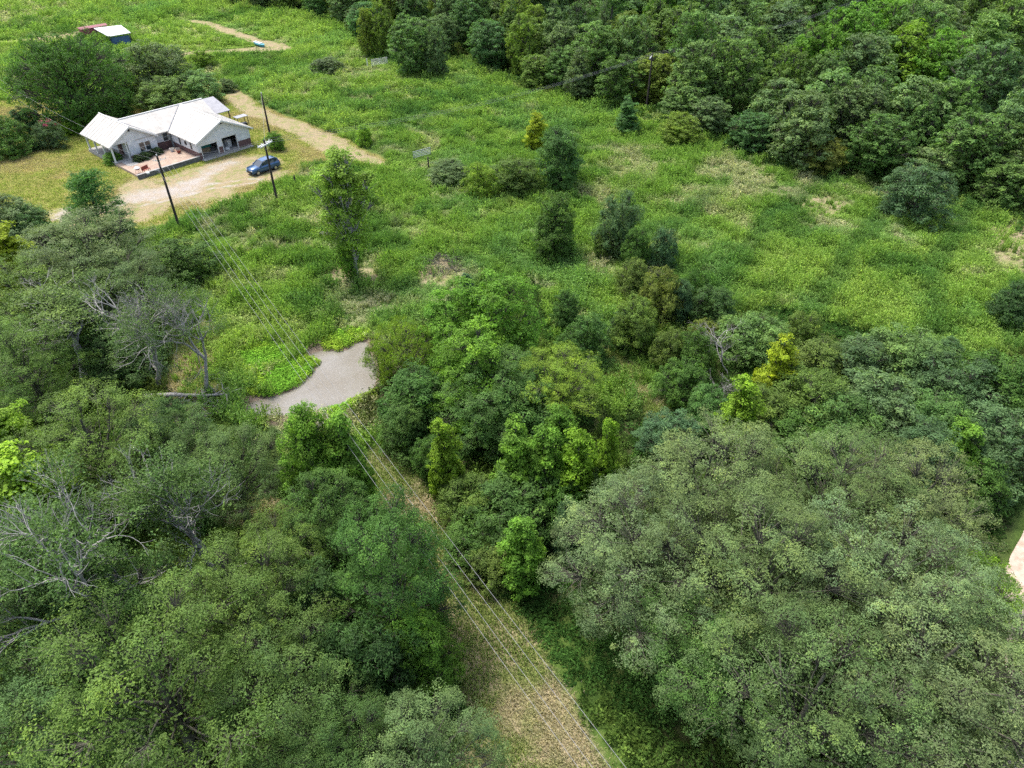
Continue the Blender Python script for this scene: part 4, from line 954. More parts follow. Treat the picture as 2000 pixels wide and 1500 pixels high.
wr = link('rocking_bench', None, loc=hl(-7.9, .9, .36), rz=HT + .3); tag(wr, 'rusty metal bench at the left end of the patio', 'bench')
MB().box(-.6, .6, -.22, .22, .42, .47).build('seat', M['red'], wr); MB().box(-.6, .6, .2, .25, .47, .9).build('backrest', M['red'], wr)
for a in (-.55, .5):
    for b in (-.2, .17): MB().box(a, a + .05, b, b + .05, 0, .42).build('leg', M['blackm'], wr)
# rusty frame standing behind the garage
rk = link('scrap_rack', None, loc=hl(11.2, 7.2, 0), rz=HT); tag(rk, 'dark scrap metal rack behind the garage', 'rack')
for a, b in ((0, 0), (1.8, 0), (0, 1), (1.8, 1)): MB().box(a, a + .07, b, b + .07, 0, 2.0).build('post', M['post'], rk)
MB().box(-.1, 1.95, -.1, 1.15, 2.0, 2.05).build('top', M['roofgrey'], rk); MB().box(.1, 1.7, .1, .9, .5, .9).build('scrap', M['blackm'], rk)

# ------------------------------------------------------------------ car
def make_car():
    a, b = at(487, 346), at(540, 328)
    d = (b - a).normalized(); ctr = (a + b) / 2
    e = link('parked_car', None, loc=(ctr.x, ctr.y + .6, 0), rz=math.atan2(d.y, d.x))   # local -x is the front
    tag(e, 'dark blue estate car parked on the gravel in front of the garage', 'car')
    L = 4.75
    prof = [(-2.36, .42, .80), (-2.30, .86, .86), (-2.1, .98, .90), (-1.3, 1.06, .92), (-.9, 1.10, .93), (0, 1.12, .94), (1.4, 1.14, .94), (2.1, 1.12, .92), (2.32, 1.0, .88), (2.38, .5, .84)]
    V, F = [], []
    for x, zt, hw in prof:
        zb = .30 if abs(x) < 2.2 else .38
        for y, z in ((-hw * .96, zb), (-hw, .55), (-hw, zt * .80), (-hw * .93, zt), (0, zt + .035), (hw * .93, zt), (hw, zt * .80), (hw, .55), (hw * .96, zb)): V.append((x, y, z))
    n = 9
    for j in range(len(prof) - 1):
        for k in range(n - 1): F.append((j * n + k, j * n + k + 1, (j + 1) * n + k + 1, (j + 1) * n + k))
    for j in range(len(prof) - 1): F.append((j * n + n - 1, j * n, (j + 1) * n, (j + 1) * n + n - 1))
    F.append(tuple(range(n))[::-1]); F.append(tuple((len(prof) - 1) * n + k for k in range(n)))
    MB().add(V, F).build('body', M['paint'], e, sm=True)
    cab = [(-1.15, 1.08, .86, .86), (-.35, 1.62, .74, .86), (.2, 1.70, .72, .86), (1.5, 1.68, .71, .86), (2.05, 1.50, .70, .84), (2.25, 1.12, .84, .84)]
    V, F = [], []
    for x, zt, hw, hb in cab: V += [(x, -hb, 1.07), (x, -hw, zt - .06), (x, -hw * .8, zt), (x, hw * .8, zt), (x, hw, zt - .06), (x, hb, 1.07)]
    for j in range(5):
        for k in range(5): F.append((j * 6 + k, j * 6 + k + 1, j * 6 + k + 7, j * 6 + k + 6))
    F.append((0, 1, 2, 3, 4, 5)); F.append((30, 31, 32, 33, 34, 35)[::-1])
    MB().add(V, F).build('cabin', M['carglass'], e, sm=False)
    MB().slab([(-.30, -.62, 1.655), (.25, -.66, 1.73), (.25, .66, 1.73), (-.30, .62, 1.655)], .05).slab([(.25, -.66, 1.73), (1.5, -.65, 1.71), (1.5, .65, 1.71), (.25, .66, 1.73)], .05).slab([(1.5, -.65, 1.71), (2.1, -.62, 1.53), (2.1, .62, 1.53), (1.5, .65, 1.71)], .05).build('roof', M['paint'], e)
    for s_ in (-1, 1):
        for x0, x1 in ((-1.12, -.33), ): MB().tube([(x0, s_ * .84, 1.1), (x1, s_ * .73, 1.63)], .045, 4).build('pillar', M['paint'], e)
        for x in (.35, 1.45): MB().tube([(x, s_ * .865, 1.08), (x - .03, s_ * .735, 1.66)], .045, 4).build('pillar', M['paint'], e)
        MB().tube([(2.22, s_ * .83, 1.1), (1.95, s_ * .7, 1.55)], .06, 4).build('pillar', M['paint'], e)
        MB().tube([(0, s_ * .68, 1.76), (1.6, s_ * .67, 1.74)], .02, 4).build('roof_rail', M['galv'], e)
        MB().box(-2.36, -2.22, s_ * .62 - .17, s_ * .62 + .17, .70, .84).build('headlight', M['lamp'], e)
        MB().box(2.28, 2.40, s_ * .72 - .10, s_ * .72 + .10, .80, 1.06).build('tail_light', M['lampr'], e)
        MB().box(-.95, -.75, s_ * 1.0 - .08, s_ * 1.0 + .08, 1.08, 1.22).build('mirror', M['paint'], e)
        for x in (-1.5, 1.42):
            wh = MB().tube([(x, s_ * .74, .34), (x, s_ * .955, .34)], [.345, .345], 18).build('wheel', M['tyre'], e)
            MB().tube([(x, s_ * .95, .34), (x, s_ * .965, .34)], [.22, .21], 14).build('rim', M['rim'], wh)
    MB().box(-2.42, -2.34, -.55, .55, .45, .68).build('grille', M['blackm'], e)
make_car()

# ------------------------------------------------------------------ utility poles and wires
def pole(bx, by, h, label, arm_dir, arms=1, tr=False, lean=(0, 0)):
    p = at(bx, by); e = link('utility_pole', None, loc=(p.x, p.y, gz1(p.x, p.y) - .2)); tag(e, label, 'utility pole', 'utility poles')
    e.rotation_euler = (lean[0], lean[1], math.atan2(arm_dir[1], arm_dir[0]))
    MB().tube([(0, 0, 0), (0, 0, h * .5), (0, 0, h + .2)], [.17, .145, .11], 10).build('pole', M['pole'], e)
    if arms:
        for k in range(arms):
            z = h - .35 - .0 * k; yy = .14 if k == 0 else -.2
            MB().box(-1.25, 1.25, yy - .06, yy + .06, z - .07, z + .07).build('crossarm', M['trim'], e)
            for x in (-1.15, -.45, .45, 1.15): MB().tube([(x, yy, z + .07), (x, yy, z + .16), (x, yy, z + .24)], [.03, .07, .04], 7).build('insulator', M['white'], e)
            MB().tube([(-.7, yy, z - .07), (0, yy * .6, z - .7)], .02, 4).build('brace', M['galv'], e); MB().tube([(.7, yy, z - .07), (0, yy * .6, z - .7)], .02, 4).build('brace', M['galv'], e)
    else:
        MB().tube([(0, 0, h + .2), (0, 0, h + .32), (0, 0, h + .42)], [.03, .08, .05], 7).build('insulator', M['white'], e)
    if tr: MB().tube([(0, .32, h - 2.1), (0, .32, h - 2.05), (0, .32, h - 1.25), (0, .32, h - 1.2)], [.18, .22, .22, .16], 10).build('transformer', M['galv'], e)
    return Vector((p.x, p.y, gz1(p.x, p.y) + h - .1))
def yard_lamp(e, h):
    la = MB().tube([(0, 0, h), (-.8, 0, h + .15), (-1.5, 0, h + .1)], .03, 5).build('lamp_arm', M['galv'], e)
    MB().tube([(-1.5, 0, h + .16), (-1.5, 0, h + .06), (-1.5, 0, h - .1)], [.08, .2, .16], 10).build('lamp_head', M['white'], la)
ax_ab = Vector((47, -67, 0)).normalized(); perp = Vector((-ax_ab.y, ax_ab.x, 0))
TA = pole(352, 449, 9.4, 'dark wooden utility pole beside the gravel drive below the patio', (perp.x, perp.y), 0, False)
pa = [o for o in COL.objects if o.name == 'utility_pole'][0]; yard_lamp(pa, 7.9)
for k_, x_ in enumerate((-.55, -.3, .32, .85)): MB().tube([(0, 0, 9.0), (x_, 0, 9.15), (x_, 0, 9.3)], [.025, .035, .05], 6).build('insulator', M['white'], pa)
TB = pole(543, 400, 8.6, 'utility pole with pale double crossarm in front of the car', (.35, .94), 2, False)
TC = pole(531, 280, 7.6, 'slim utility pole without crossarm behind the garage corner', (1, 0), 0)
TD = pole(1261, 222, 9.6, 'distant utility pole with white crossarm at the edge of the wood', (.35, .94), 1)
def wire(a, b, sag, label, r=.014, n=24, ext=None, group='power lines'):
    pts = [a.lerp(b, t) - Vector((0, 0, 4 * sag * t * (1 - t))) for t in np.linspace(0, 1, n)]
    return tag(MB().tube(pts, r, 5).build('power_line', M['wire'], sm=True), label, 'power line', group)
EN = Vector((13.6, -1.5, 9.6))          # next pole, behind the camera
for k, (o, dz, lb) in enumerate([(.85, .1, 'thin power line nearest the oaks, outermost of four over the mown strip'), (.32, .1, 'power line second from the oaks over the mown strip'), (-.3, .1, 'power line third from the oaks over the mown strip'), (-.55, -.7, 'lowest power line, farthest from the oaks over the mown strip')]):
    wire(TA + perp * o + Vector((0, 0, dz)), EN + perp * o + Vector((0, 0, dz)), 1.3, lb, .009, 40)
pb = Vector((.35, .94, 0))
for k, (o, lb) in enumerate([(1.1, 'upper far power line from the distant pole across the field'), (.0, 'middle far power line from the distant pole across the field'), (-1.1, 'lower far power line from the distant pole across the field')]):
    wire(TD + pb * o, TB + pb * o * .9, 1.6, lb, .010, 30)
    wire(TD + pb * o, TD + Vector((52, 40, 2.0)) + pb * o, 1.2, lb.replace('across the field', 'into the wood'), .010, 16)
for o, lb in [(.9, 'short power line between the two poles by the drive, upper one'), (-.9, 'short power line between the two poles by the drive, lower one')]:
    wire(TB + pb * o, TA + perp * o, .5, lb, .009, 12)
LE = Vector((-92, 128, 8.5))
for o, lb in [(1.0, 'upper power line running past the porch toward the lawn trees'), (-.7, 'lower power line running past the porch toward the lawn trees')]:
    wire(TA + perp * o, LE + Vector((0, 0, o)), 2.4, lb, .009, 20)
wire(TB + Vector((0, 0, -.3)), TC + Vector((0, 0, .3)), .4, 'service wire from the double-armed pole to the slim pole', .014, 10)

# ------------------------------------------------------------------ fence remains, gates, shed, small things
for bx, by, h, lb in [(579, 369, 1.9, 'tall dark fence post right of the double-armed pole'), (612, 372, 1.5, 'dark fence post in the weeds next to the tall one'), (837, 328, 1.7, 'dark end post of the brush-covered old fence'), (905, 352, 1.3, 'fence post half hidden in the brush')]:
    p = at(bx, by); e = link('fence_post', None, loc=(p.x, p.y, gz1(p.x, p.y))); tag(e, lb, 'post', 'fence posts'); MB().tube([(0, 0, -.1), (.02, 0, h)], [.12, .10], 8).build('post', M['post'], e); MB().tube([(.02, 0, h), (.02, 0, h + .04)], [.105, .06], 8).build('cap', M['post'], e)
def gate(px0, px1, h, label, mat, bars=5):
    a, b = at(*px0), at(*px1); d = b - a; L = d.length; e = link('metal_gate', None, loc=(a.x, a.y, gz1(a.x, a.y)), rz=math.atan2(d.y, d.x)); tag(e, label, 'gate')
    for x in (0, L): MB().tube([(x, 0, 0), (x, 0, h)], .05, 6).build('upright', M[mat], e)
    MB().tube([(L / 2, 0, .2), (L / 2, 0, h)], .035, 6).build('upright', M[mat], e)
    for k in range(bars): MB().tube([(0, 0, .35 + k * (h - .4) / (bars - 1)), (L, 0, .35 + k * (h - .4) / (bars - 1))], .035, 6).build('bar', M[mat], e)
gate((727, 131), (757, 126), 1.5, 'white pipe gate standing alone in the far field', 'white', 6)
gate((808, 312), (841, 303), 1.3, 'grey pipe gate at the end of the old fence in the upper field', 'galv', 5)
p = at(718, 130); e = link('white_post', None, loc=(p.x, p.y, 0)); tag(e, 'short white post beside the far white gate', 'post'); MB().tube([(0, 0, 0), (0, 0, 1.5)], .08, 6).build('post', M['white'], e); MB().tube([(0, 0, 1.5), (0, 0, 1.56)], [.1, .05], 6).build('cap', M['white'], e)
gate((392, 3), (416, 7), 1.3, 'white pipe gate at the top edge of the frame', 'white', 3)
# brush heap
M['heapw'] = M['deadwood']
def stick_heap(px, py, rad, h, n, label, seed, name='brush_heap', mat='bark'):
    rs = np.random.RandomState(seed); p = at(px, py); mb = MB()
    for k in range(n):
        a = rs.uniform(0, 6.28); r_ = rad * math.sqrt(rs.rand()); c = np.array([r_ * math.cos(a), r_ * math.sin(a), h * (1 - (r_ / rad) ** 2) * rs.uniform(.3, 1)])
        d = unit(rs.normal(size=3) * [1, 1, .35]) * rs.uniform(.5, 1.3); mb.tube([c - d, c + rs.normal(size=3) * .1, c + d], [.03, .025, .01], 4, False)
    return tag(mb.build(name, M[mat], loc=(p.x, p.y, gz1(p.x, p.y))), label, 'brush heap')
stick_heap(862, 520, 2.6, 1.0, 150, 'brown brush heap in the weeds above the pond trees', 3)
stick_heap(880, 345, 3.2, .9, 120, 'grey dead brush along the old fence in the upper field', 4, mat='deadwood')
stick_heap(405, 800, 2.6, .5, 110, 'heap of pale dead branches at the tip of the fallen trunk', 5, mat='deadwood')
stick_heap(1040, 850, 2.5, 1.0, 90, 'dead branches under the flat-topped tree behind the saplings', 6, mat='deadwood')
# fallen trunk
a, b = at(275, 775, .5), at(445, 770, .7); rs = np.random.RandomState(9)
ft = link('fallen_trunk', None, loc=a); ft.rotation_euler = (0, 0, math.atan2(b.y - a.y, b.x - a.x)); tag(ft, 'pale fallen tree trunk lying left of the pond', 'fallen trunk')
Lf = (b - a).length
MB().tube([(0, 0, 0), (Lf * .35, .15, .1), (Lf * .7, 0, .05), (Lf, .1, .15)], [.24, .19, .15, .07], 9).build('log', M['deadwood'], ft, sm=True)
for k in range(12):
    x = Lf * rs.uniform(.45, 1.0); d = unit(rs.normal(size=3) * [.5, 1, .5]) * rs.uniform(.8, 2.0); d[2] = abs(d[2]) * .6 - .1
    MB().tube([(x, .08, .1), (x + d[0] * .5, d[1] * .5, .1 + d[2] * .7), (x + d[0], d[1], .1 + d[2])], [.05, .035, .012], 5).build('branch', M['deadwood'], ft)
# shed with white roof far behind the great oak
q = [at(183, 55, 2.8), at(236, 49, 3.2), at(255, 63.5, 3.0), at(212, 71, 2.5)]
cx = sum((v for v in q), Vector()) / 4
shd = link('shed', None, loc=(cx.x, cx.y, 0)); tag(shd, 'open shed with white metal roof beyond the great oak', 'shed')
rel = [Vector((v.x - cx.x, v.y - cx.y, v.z)) for v in q]
MB().slab([tuple(v) for v in rel], .12).build('roof', M['white'], shd)
for v in rel:
    k = .92; MB().box(v.x * k - .09, v.x * k + .09, v.y * k - .09, v.y * k + .09, 0, v.z - .1).build('post', M['post'], shd)
sa, sb = rel[2] * .9, rel[3] * .9
MB().slab([(sa.x * .95, sa.y * .95, 2.4), (sb.x * .95, sb.y * .95, 2.1), (sb.x * .93, sb.y * .93, 2.1), (sa.x * .93, sa.y * .93, 2.4)], 1.9).build('side_wall', M['blue'], shd)
q = [at(150, 54, 1.8), at(206, 45, 2.4), at(210, 49, 2.2), at(158, 58, 1.7)]; cx = sum((v for v in q), Vector()) / 4
ms = link('low_barn', None, loc=(cx.x, cx.y, 0)); tag(ms, 'low maroon metal roof behind the white-roofed shed', 'barn')
MB().slab([(v.x - cx.x, v.y - cx.y, v.z) for v in q], .12).build('roof', M['maroon'], ms)
MB().slab([((v.x - cx.x) * .93, (v.y - cx.y) * .93, 1.7) for v in q], 1.7).build('wall', M['maroon'], ms)
# small pleasure boat on the bare dirt
p = at(508, 92); a, b = at(495, 87), at(523, 95); e = link('small_boat', None, loc=(p.x, p.y, gz1(p.x, p.y)), rz=math.atan2(b.y - a.y, b.x - a.x)); tag(e, 'small teal and white boat left on the bare dirt track', 'boat')
pr = [(-1.7, .25), (-1.4, .55), (0, .68), (1.0, .6), (1.6, .3), (1.8, .08)]
V = []; F = []
for x, hw in pr: V += [(x, -hw * .6, .1), (x, -hw, .55), (x, hw, .55), (x, hw * .6, .1)]
for j in range(5):
    for k in range(4): F.append((j * 4 + k, j * 4 + (k + 1) % 4, (j + 1) * 4 + (k + 1) % 4, (j + 1) * 4 + k))
F += [(0, 1, 2, 3), (20, 21, 22, 23)]
MB().add(V, F).build('hull', M['teal'], e)
for x in (-.7, .35): MB().box(x - .25, x + .25, -.45, .45, .55, .72).build('seat', M['white'], e)
MB().box(-1.75, -1.35, -.4, .4, .5, .8).build('stern_box', M['white'], e)
p = at(1866, 0)
# pink blossom on the crape myrtle
p = at(108, 290); rs = np.random.RandomState(4); bz = [o for o in COL.objects if o.name.startswith('crape_myrtle')][0]
cpos = np.array([(-.5, .2, 5.6), (.9, -.4, 5.2), (-1.2, -.6, 5.1), (1.5, -.9, 4.3)]); pos = np.concatenate([c + rs.normal(size=(60, 3)) * .2 for c in cpos])
V, F, va = leaves_arrays(rs, pos, rs.normal(size=pos.shape) + [0, 0, .6], .16, .8, np.full(len(pos), .5), 0)
M['pink'] = simple('pink_blossom', (.45, .07, .13), .7, .1); link('blossom', mk_mesh('blossom', V, [F], M['pink']), bz)

# ------------------------------------------------------------------ ground cover (stuff), instanced on points
SRC = bpy.data.collections.new('plant_sources')
def tuft_weed(seed, n, h, spread, leaf, nl):       # erect leafy stems
    rs = np.random.RandomState(seed); P, Nn, va = [], [], []
    for k in range(n):
        b = np.array([*(rs.normal(size=2) * spread), 0]); d = unit(np.array([*(rs.normal(size=2) * .18), 1])); hh = h * rs.uniform(.6, 1.1); sv = rs.normal() * .13
        for j in range(nl):
            f = (j + .6) / nl; P.append(b + d * hh * f + rs.normal(size=3) * .05); Nn.append(np.array([*(rs.normal(size=2) * .8), .5])); va.append(np.clip(.30 + .3 * f + sv + rs.normal() * .12, 0, 1))
    V, F, v = leaves_arrays(rs, np.array(P), np.array(Nn), leaf, .45, np.array(va), -.7)
    return V, F, v
def tuft_grass(seed, n, h, spread, wd):            # arching blades
    rs = np.random.RandomState(seed); V, F, va = [], [], []
    for k in range(n):
        b = np.array([*(rs.normal(size=2) * spread), 0]); a = rs.uniform(0, 6.28); o = np.array([math.cos(a), math.sin(a), 0]); s = np.array([-o[1], o[0], 0]) * wd * rs.uniform(.6, 1.3)
        hh = h * rs.uniform(.55, 1.15); m = b + o * hh * .16 + [0, 0, hh * .62]; t = b + o * hh * rs.uniform(.3, .6) + [0, 0, hh * rs.uniform(.85, 1)]
        i0 = len(V); V += [b - s, b + s, m + s * .8, m - s * .8, t]; F += [(i0, i0 + 1, i0 + 2, i0 + 3)]; va += [.35, .35, .5, .5, .7]
        F += [(i0 + 3, i0 + 2, i0 + 4, i0 + 4)]; va[-5:] = list(np.clip(np.array(va[-5:]) + rs.normal() * .14, 0, 1))
    V = np.array(V); Fq = np.array([f for f in F if f[2] != f[3]]); Ft = np.array([f[:3] for f in F if f[2] == f[3]])
    return V, (Fq, Ft), np.array(va)
def tuft_leafy(seed, n, rad, h, leaf):             # low leafy mound
    rs = np.random.RandomState(seed); d = unit(rs.normal(size=(n, 3)) + [0, 0, .5]); d[:, 2] = np.abs(d[:, 2])
    P = d * rs.uniform(.4, 1, (n, 1)) ** .5 * [rad, rad, h]; V, F, v = leaves_arrays(rs, P, d * .6 + [0, 0, .5] + rs.normal(size=(n, 3)) * .35, leaf, .6, np.clip(.5 + rs.normal(size=n) * .17, 0, 1), 0)
    return V, F, v
def src(name, V, F, va):
    F = list(F) if isinstance(F, tuple) else [F]
    o = bpy.data.objects.new(name, mk_mesh(name, V, F, M['weed'], {'var': va})); SRC.objects.link(o); return o
KINDS = []
def kind(name, *a): KINDS.append(name); src(name, *a)
for k in range(3): kind('a_weed%d' % k, *tuft_weed(400 + k, 12, .95, .17, .20, 7))
for k in range(3): kind('b_grass%d' % k, *tuft_grass(410 + k, 30, .75, .16, .028))
for k in range(3): kind('c_leafy%d' % k, *tuft_leafy(420 + k, 75, .5, .5, .16))
for k in range(2): kind('d_short%d' % k, *tuft_grass(430 + k, 26, .22, .22, .022))
KI = {n: i for i, n in enumerate(sorted(KINDS))}

def scatter(name, label, P, scale, kidx, tintc, seed=0):
    """one stuff object: every point carries its own kind, size, turn and leaf colour"""
    n = len(P); rs = np.random.RandomState(seed)
    me = bpy.data.meshes.new(name); me.vertices.add(n); me.vertices.foreach_set('co', np.asarray(P, np.float32).ravel())
    me.attributes.new('scl', 'FLOAT_VECTOR', 'POINT').data.foreach_set('vector', np.asarray(scale, np.float32).ravel())
    rot = np.stack([rs.normal(size=n) * .12, rs.normal(size=n) * .12, rs.uniform(0, 6.28, n)], 1)
    me.attributes.new('rot', 'FLOAT_VECTOR', 'POINT').data.foreach_set('vector', rot.astype(np.float32).ravel())
    me.attributes.new('kidx', 'INT', 'POINT').data.foreach_set('value', np.asarray(kidx, np.int32))
    me.attributes.new('tint', 'FLOAT_COLOR', 'POINT').data.foreach_set('color', np.concatenate([tintc, np.ones((n, 1))], 1).astype(np.float32).ravel())
    me.materials.append(M['weed']); me.update()
    o = link(name, me); o['kind'] = 'stuff'; o['label'] = label
    ng = bpy.data.node_groups.new(name, 'GeometryNodeTree')
    ng.interface.new_socket('Geometry', in_out='INPUT', socket_type='NodeSocketGeometry'); ng.interface.new_socket('Geometry', in_out='OUTPUT', socket_type='NodeSocketGeometry')
    gi = ng.nodes.new('NodeGroupInput'); go = ng.nodes.new('NodeGroupOutput'); mp_ = ng.nodes.new('GeometryNodeMeshToPoints'); ip = ng.nodes.new('GeometryNodeInstanceOnPoints'); ci = ng.nodes.new('GeometryNodeCollectionInfo')
    ci.inputs['Collection'].default_value = SRC; ci.inputs['Separate Children'].default_value = True; ci.inputs['Reset Children'].default_value = True
    def na(nm, ty):
        a = ng.nodes.new('GeometryNodeInputNamedAttribute'); a.data_type = ty; a.inputs[0].default_value = nm; return a.outputs[0]
    L = ng.links.new
    L(gi.outputs[0], mp_.inputs[0]); L(mp_.outputs[0], ip.inputs['Points']); L(ci.outputs[0], ip.inputs['Instance']); ip.inputs['Pick Instance'].default_value = True
    L(na('kidx', 'INT'), ip.inputs['Instance Index']); L(na('scl', 'FLOAT_VECTOR'), ip.inputs['Scale'])
    er = ng.nodes.new('FunctionNodeEulerToRotation'); L(na('rot', 'FLOAT_VECTOR'), er.inputs[0]); L(er.outputs[0], ip.inputs['Rotation'])
    L(ip.outputs[0], go.inputs[0])
    o.modifiers.new('scatter', 'NODES').node_group = ng
    return o

MATS = [G([(480, 770), (500, 745), (540, 715), (575, 700), (600, 694), (622, 704), (614, 722), (590, 744), (560, 762), (525, 772)]), G([(628, 668), (650, 652), (690, 640), (715, 645), (722, 655), (690, 668), (680, 680), (655, 684), (630, 680)]), G([(630, 804), (660, 792), (700, 780), (735, 765), (738, 778), (700, 796), (655, 812)]), G([(460, 690), (520, 665), (560, 680), (570, 700), (520, 720), (480, 745)])]

def jgrid(x0, x1, y0, y1, sp, rs):
    x, y = np.meshgrid(np.arange(x0, x1, sp), np.arange(y0, y1, sp)); x = x.ravel(); y = y.ravel()
    x = x + rs.uniform(-.5, .5, len(x)) * sp; y = y + rs.uniform(-.5, .5, len(y)) * sp
    keep = np.abs(x) < (0.74 * np.hypot(y, 0) + 0.47 * CAM_H * .8 + 6); return x[keep], y[keep]

def lerp3(a, b, t): return a * (1 - t[:, None]) + np.asarray(b)[None] * t[:, None]
def field_tint(x, y, rs):
    n = len(x); n1 = fbm(x, y, 32, 31); n2 = fbm(x, y, 9, 37); n3 = fbm(x, y, 3.2, 41, 3); r = rs.rand(n)
    c = np.tile(np.array([.180, .292, .058]), (n, 1))
    c = lerp3(c, (.255, .355, .078), smooth(.40, .66, n1 * .3 + n2 * .4 + n3 * .3))          # yellow-green stands
    c = lerp3(c, (.078, .165, .040), smooth(.46, .32, n2) * .7)                       # dark stands
    c = lerp3(c, (.17, .30, .10), smooth(.55, .7, fbm(x, y, 8, 43)) * .5)          # blue-green stands
    st = smooth(.56, .74, n3 * .62 + fbm(x, y, 16, 47) * .38 + .07 * smooth(5, 35, x) * smooth(75, 95, y))
    c = lerp3(c, (.44, .40, .25), st * .8)                                            # dry stems
    yc = (y - 128) / 26; xc = (x + 12) / 34; ph = (x * .28 + y * .96) / 1.45 + 2.2 * fbm(x, y, 16, 99, 2) * 3
    band = smooth(.25, .95, np.sin(ph)) * np.exp(-(xc * xc + yc * yc)); ph2 = (x * .80 - y * .60) / 1.6 + 6 * fbm(x, y, 18, 98, 2); band2 = smooth(.4, .95, np.sin(ph2)) * smooth(8, 22, x) * smooth(105, 85, y) * .8
    bd = np.maximum(band, band2); c = lerp3(c, (.075, .165, .045), bd * .75)
    c = c * (1 + rs.normal(size=(n, 1)) * .09) * (0.86 + .28 * r[:, None]); return np.clip(c, .01, .6), st * (1 - bd), n2, n3

def field(sp, y0, y1, scl, seed):
    rs = np.random.RandomState(seed); x, y = jgrid(-175, 175, y0, y1, sp, rs); a = ground_attrs(x, y)
    nz = (fbm(x, y, 3, 51, 3) - .5) * 2
    keep = (sdf(YARD, x, y) + nz * .8 > .2) & (sdf(POND, x, y) > .25) & (a['dirt'] < .35) & (a['gravel'] < .3) & (sdf(WOOD, x, y) > -3.5) & (sdf(CORR, x, y) > .1) & (sdf(ROAD, x, y) > .6)
    keep &= (sdf(NEARWOOD_L, x, y) > 0) & (sdf(NEARWOOD_R, x, y) > 0)
    pdist = np.minimum(dline(PATHS[0], x, y), dline(PATHS[1], x, y)); keep &= pdist > 1.6; keep &= np.min([sdf(m_, x, y) for m_ in MATS], 0) > -.3
    keep &= rs.rand(len(x)) > a['straw'] * .85
    x, y = x[keep], y[keep]; c, st, n2, n3 = field_tint(x, y, rs)
    k2 = rs.rand(len(x)) > st * .55; x, y, c, st, n2, n3 = x[k2], y[k2], c[k2], st[k2], n2[k2], n3[k2]
    n = len(x); kk = rs.rand(n); wsel = fbm(x, y, 7, 61, 3)
    names = np.where(kk < smooth(.3, .55, wsel) * .75 + .2, 0, np.where(kk < .85, 3, 6)) + rs.randint(0, 3, n)
    hz = (.22 + .6 * fbm(x, y, 6, 67, 3) + 1.05 * smooth(.25, .75, fbm(x, y, 1.7, 69, 2))) * (1 - .45 * st) * rs.uniform(.75, 1.25, n)
    hz = hz * (.25 + .75 * smooth(1.5, 7, np.minimum(dline(PATHS[0], x, y), dline(PATHS[1], x, y)) + 3 * (y > 150) * 0)) * (.55 + .45 * smooth(.3, 4, sdf(LDIRT, x, y)))
    for gx_, gy_ in ((742, 131), (824, 312)):
        q_ = at(gx_, gy_); hz = hz * (.3 + .7 * smooth(2.5, 6.5, np.hypot(x - q_.x, (y - q_.y + 2.0) * .8)))
    sxy = scl * rs.uniform(.8, 1.25, n)
    return np.stack([x, y, gz(x, y) - .04], 1), np.stack([sxy, sxy, hz * (1 + .25 * (scl - 1))], 1), names, c
parts = [field(.44, 40, 118, 1.0, 1), field(.66, 118, 175, 1.45, 2), field(1.05, 175, 330, 2.2, 3)]
scatter('field_weeds', 'tall green weeds and grass covering the open field', *[np.concatenate([p[i] for p in parts]) for i in range(4)], seed=5)

# short dry grass of the mown strip and of the yard
rs = np.random.RandomState(12)
x, y = jgrid(-60, 40, 8, 60, .27, rs); a = ground_attrs(x, y); k = (a['straw'] > .35) & (rs.rand(len(x)) < .75); x, y = x[k], y[k]
n = len(x); f = fbm(x, y, 3, 71, 3); c = lerp3(np.tile(np.array([.42, .36, .22]), (n, 1)), (.23, .29, .085), smooth(.33, .50, f)) * rs.uniform(.85, 1.15, (n, 1))
P1 = np.stack([x, y, gz(x, y) - .01], 1); s1 = rs.uniform(.7, 1.4, n); S1 = np.stack([s1, s1, s1 * (.7 + f)], 1); K1 = 9 + rs.randint(0, 2, n); C1 = c
x, y = jgrid(-110, 0, 70, 135, .5, rs); a = ground_attrs(x, y); dh = (x - HO.x) * hu.x + (y - HO.y) * hu.y; dt = (x - HO.x) * hv.x + (y - HO.y) * hv.y
inside_h = ((dh > -9.9) & (dh < 9.2) & (dt > -.3) & (dt < 16.5)) | ((dh > 8) & (dh < 11.5) & (dt > 8) & (dt < 14))
k = (a['lawn'] > .5) & (a['dirt'] < .5) & (a['gravel'] < .4) & ~inside_h; x, y = x[k], y[k]; n = len(x)
f = fbm(x, y, 6, 73, 4); c = lerp3(np.tile(np.array([.36, .29, .15]), (n, 1)), (.24, .30, .06), smooth(.40, .56, f)) * rs.uniform(.75, 1.2, (n, 1)); s1 = rs.uniform(1.0, 1.8, n)
scatter('mown_grass', 'short dry mown grass of the strip and the yard', np.concatenate([P1, np.stack([x, y, gz(x, y) - .03], 1)]), np.concatenate([S1, np.stack([s1, s1, s1 * .55], 1)]), np.concatenate([K1, 9 + rs.randint(0, 2, n)]), np.concatenate([C1, c]), 6)

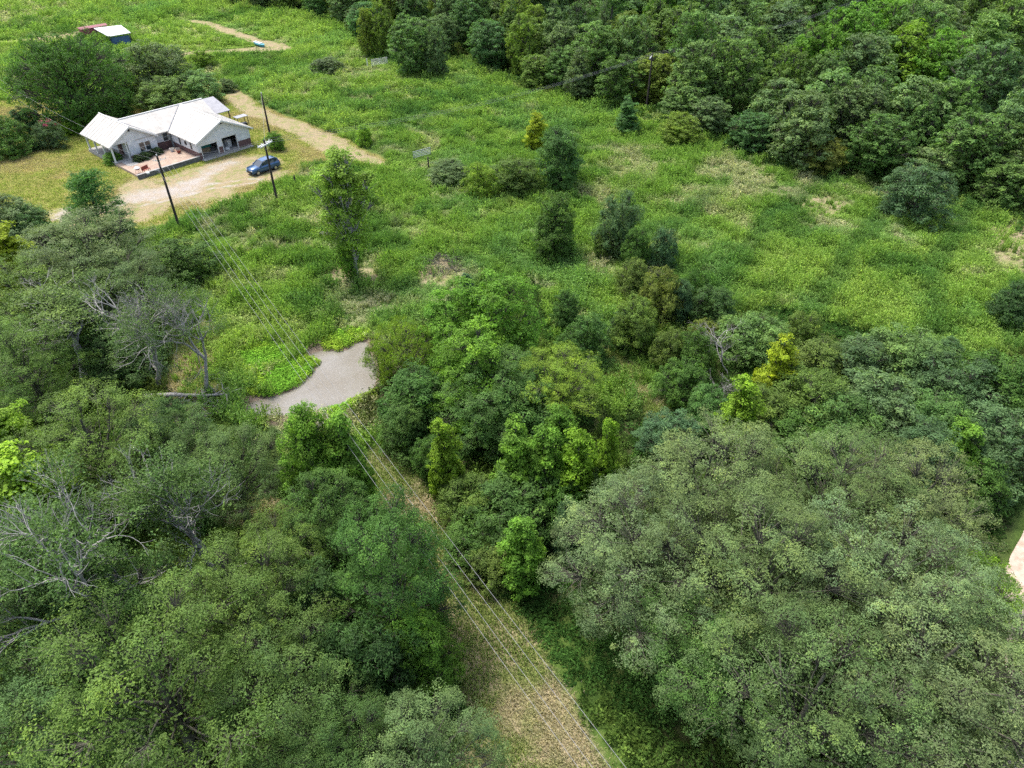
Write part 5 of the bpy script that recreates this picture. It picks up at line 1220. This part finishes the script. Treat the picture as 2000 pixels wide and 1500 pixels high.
# undergrowth under the near trees and beside the strip
x, y = jgrid(-90, 75, 6, 85, .62, rs); a = ground_attrs(x, y)
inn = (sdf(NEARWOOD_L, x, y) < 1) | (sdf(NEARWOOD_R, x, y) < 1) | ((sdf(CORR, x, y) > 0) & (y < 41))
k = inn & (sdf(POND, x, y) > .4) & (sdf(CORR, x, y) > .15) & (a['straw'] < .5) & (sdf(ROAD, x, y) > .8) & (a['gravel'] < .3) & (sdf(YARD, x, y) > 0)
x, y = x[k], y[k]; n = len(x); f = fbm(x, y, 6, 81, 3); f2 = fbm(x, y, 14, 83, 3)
c = lerp3(np.tile(np.array([.045, .10, .022]), (n, 1)), (.11, .17, .035), smooth(.45, .7, f)); c = lerp3(c, (.09, .085, .04), smooth(.55, .75, f2) * .7) * rs.uniform(.65, 1.3, (n, 1))  # tints lowered, so the trees' shade is partly painted into these leaves
s1 = rs.uniform(.8, 1.5, n); hz = s1 * (.5 + 1.5 * f * f)
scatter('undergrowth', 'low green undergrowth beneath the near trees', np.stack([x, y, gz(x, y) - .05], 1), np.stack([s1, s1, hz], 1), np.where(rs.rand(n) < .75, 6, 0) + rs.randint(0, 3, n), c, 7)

wx, wy = jgrid(-150, 175, 60, 280, 1.5, rs); ws = sdf(WOOD, wx, wy); k = (ws < .5) & (ws > -60) & (rs.rand(len(wx)) < .8); wx, wy = wx[k], wy[k]; n = len(wx)
c = lerp3(np.tile(np.array([.05, .10, .025]), (n, 1)), (.12, .17, .035), smooth(.4, .65, fbm(wx, wy, 8, 87, 3))) * rs.uniform(.7, 1.3, (n, 1)); s1 = rs.uniform(1.6, 3.0, n)
scatter('wood_undergrowth', 'leafy undergrowth on the floor of the far wood', np.stack([wx, wy, gz(wx, wy) - .1], 1), np.stack([s1, s1, s1 * rs.uniform(.7, 1.6, n)], 1), 6 + rs.randint(0, 3, n), c, 17)

# bright water weeds on the pond's banks
x, y = jgrid(-30, -8, 40, 62, .27, rs); dd = np.min([sdf(m_, x, y) for m_ in MATS], 0); k = dd + (fbm(x, y, 1.2, 91, 2) - .5) * .8 < 0; x, y, dd = x[k], y[k], dd[k]; n = len(x); f = fbm(x, y, 3, 93, 3)
c = lerp3(np.tile(np.array([.17, .34, .04]), (n, 1)), (.30, .42, .05), smooth(.4, .65, f)) * rs.uniform(.75, 1.25, (n, 1)); s1 = rs.uniform(.6, 1.05, n)
z = np.maximum(gz(x, y), PZ) - .02
scatter('water_weeds', 'bright green leafy water weeds round the pond', np.stack([x, y, z], 1), np.stack([s1, s1, s1 * (.5 + f)], 1), 6 + rs.randint(0, 3, n), c, 8)
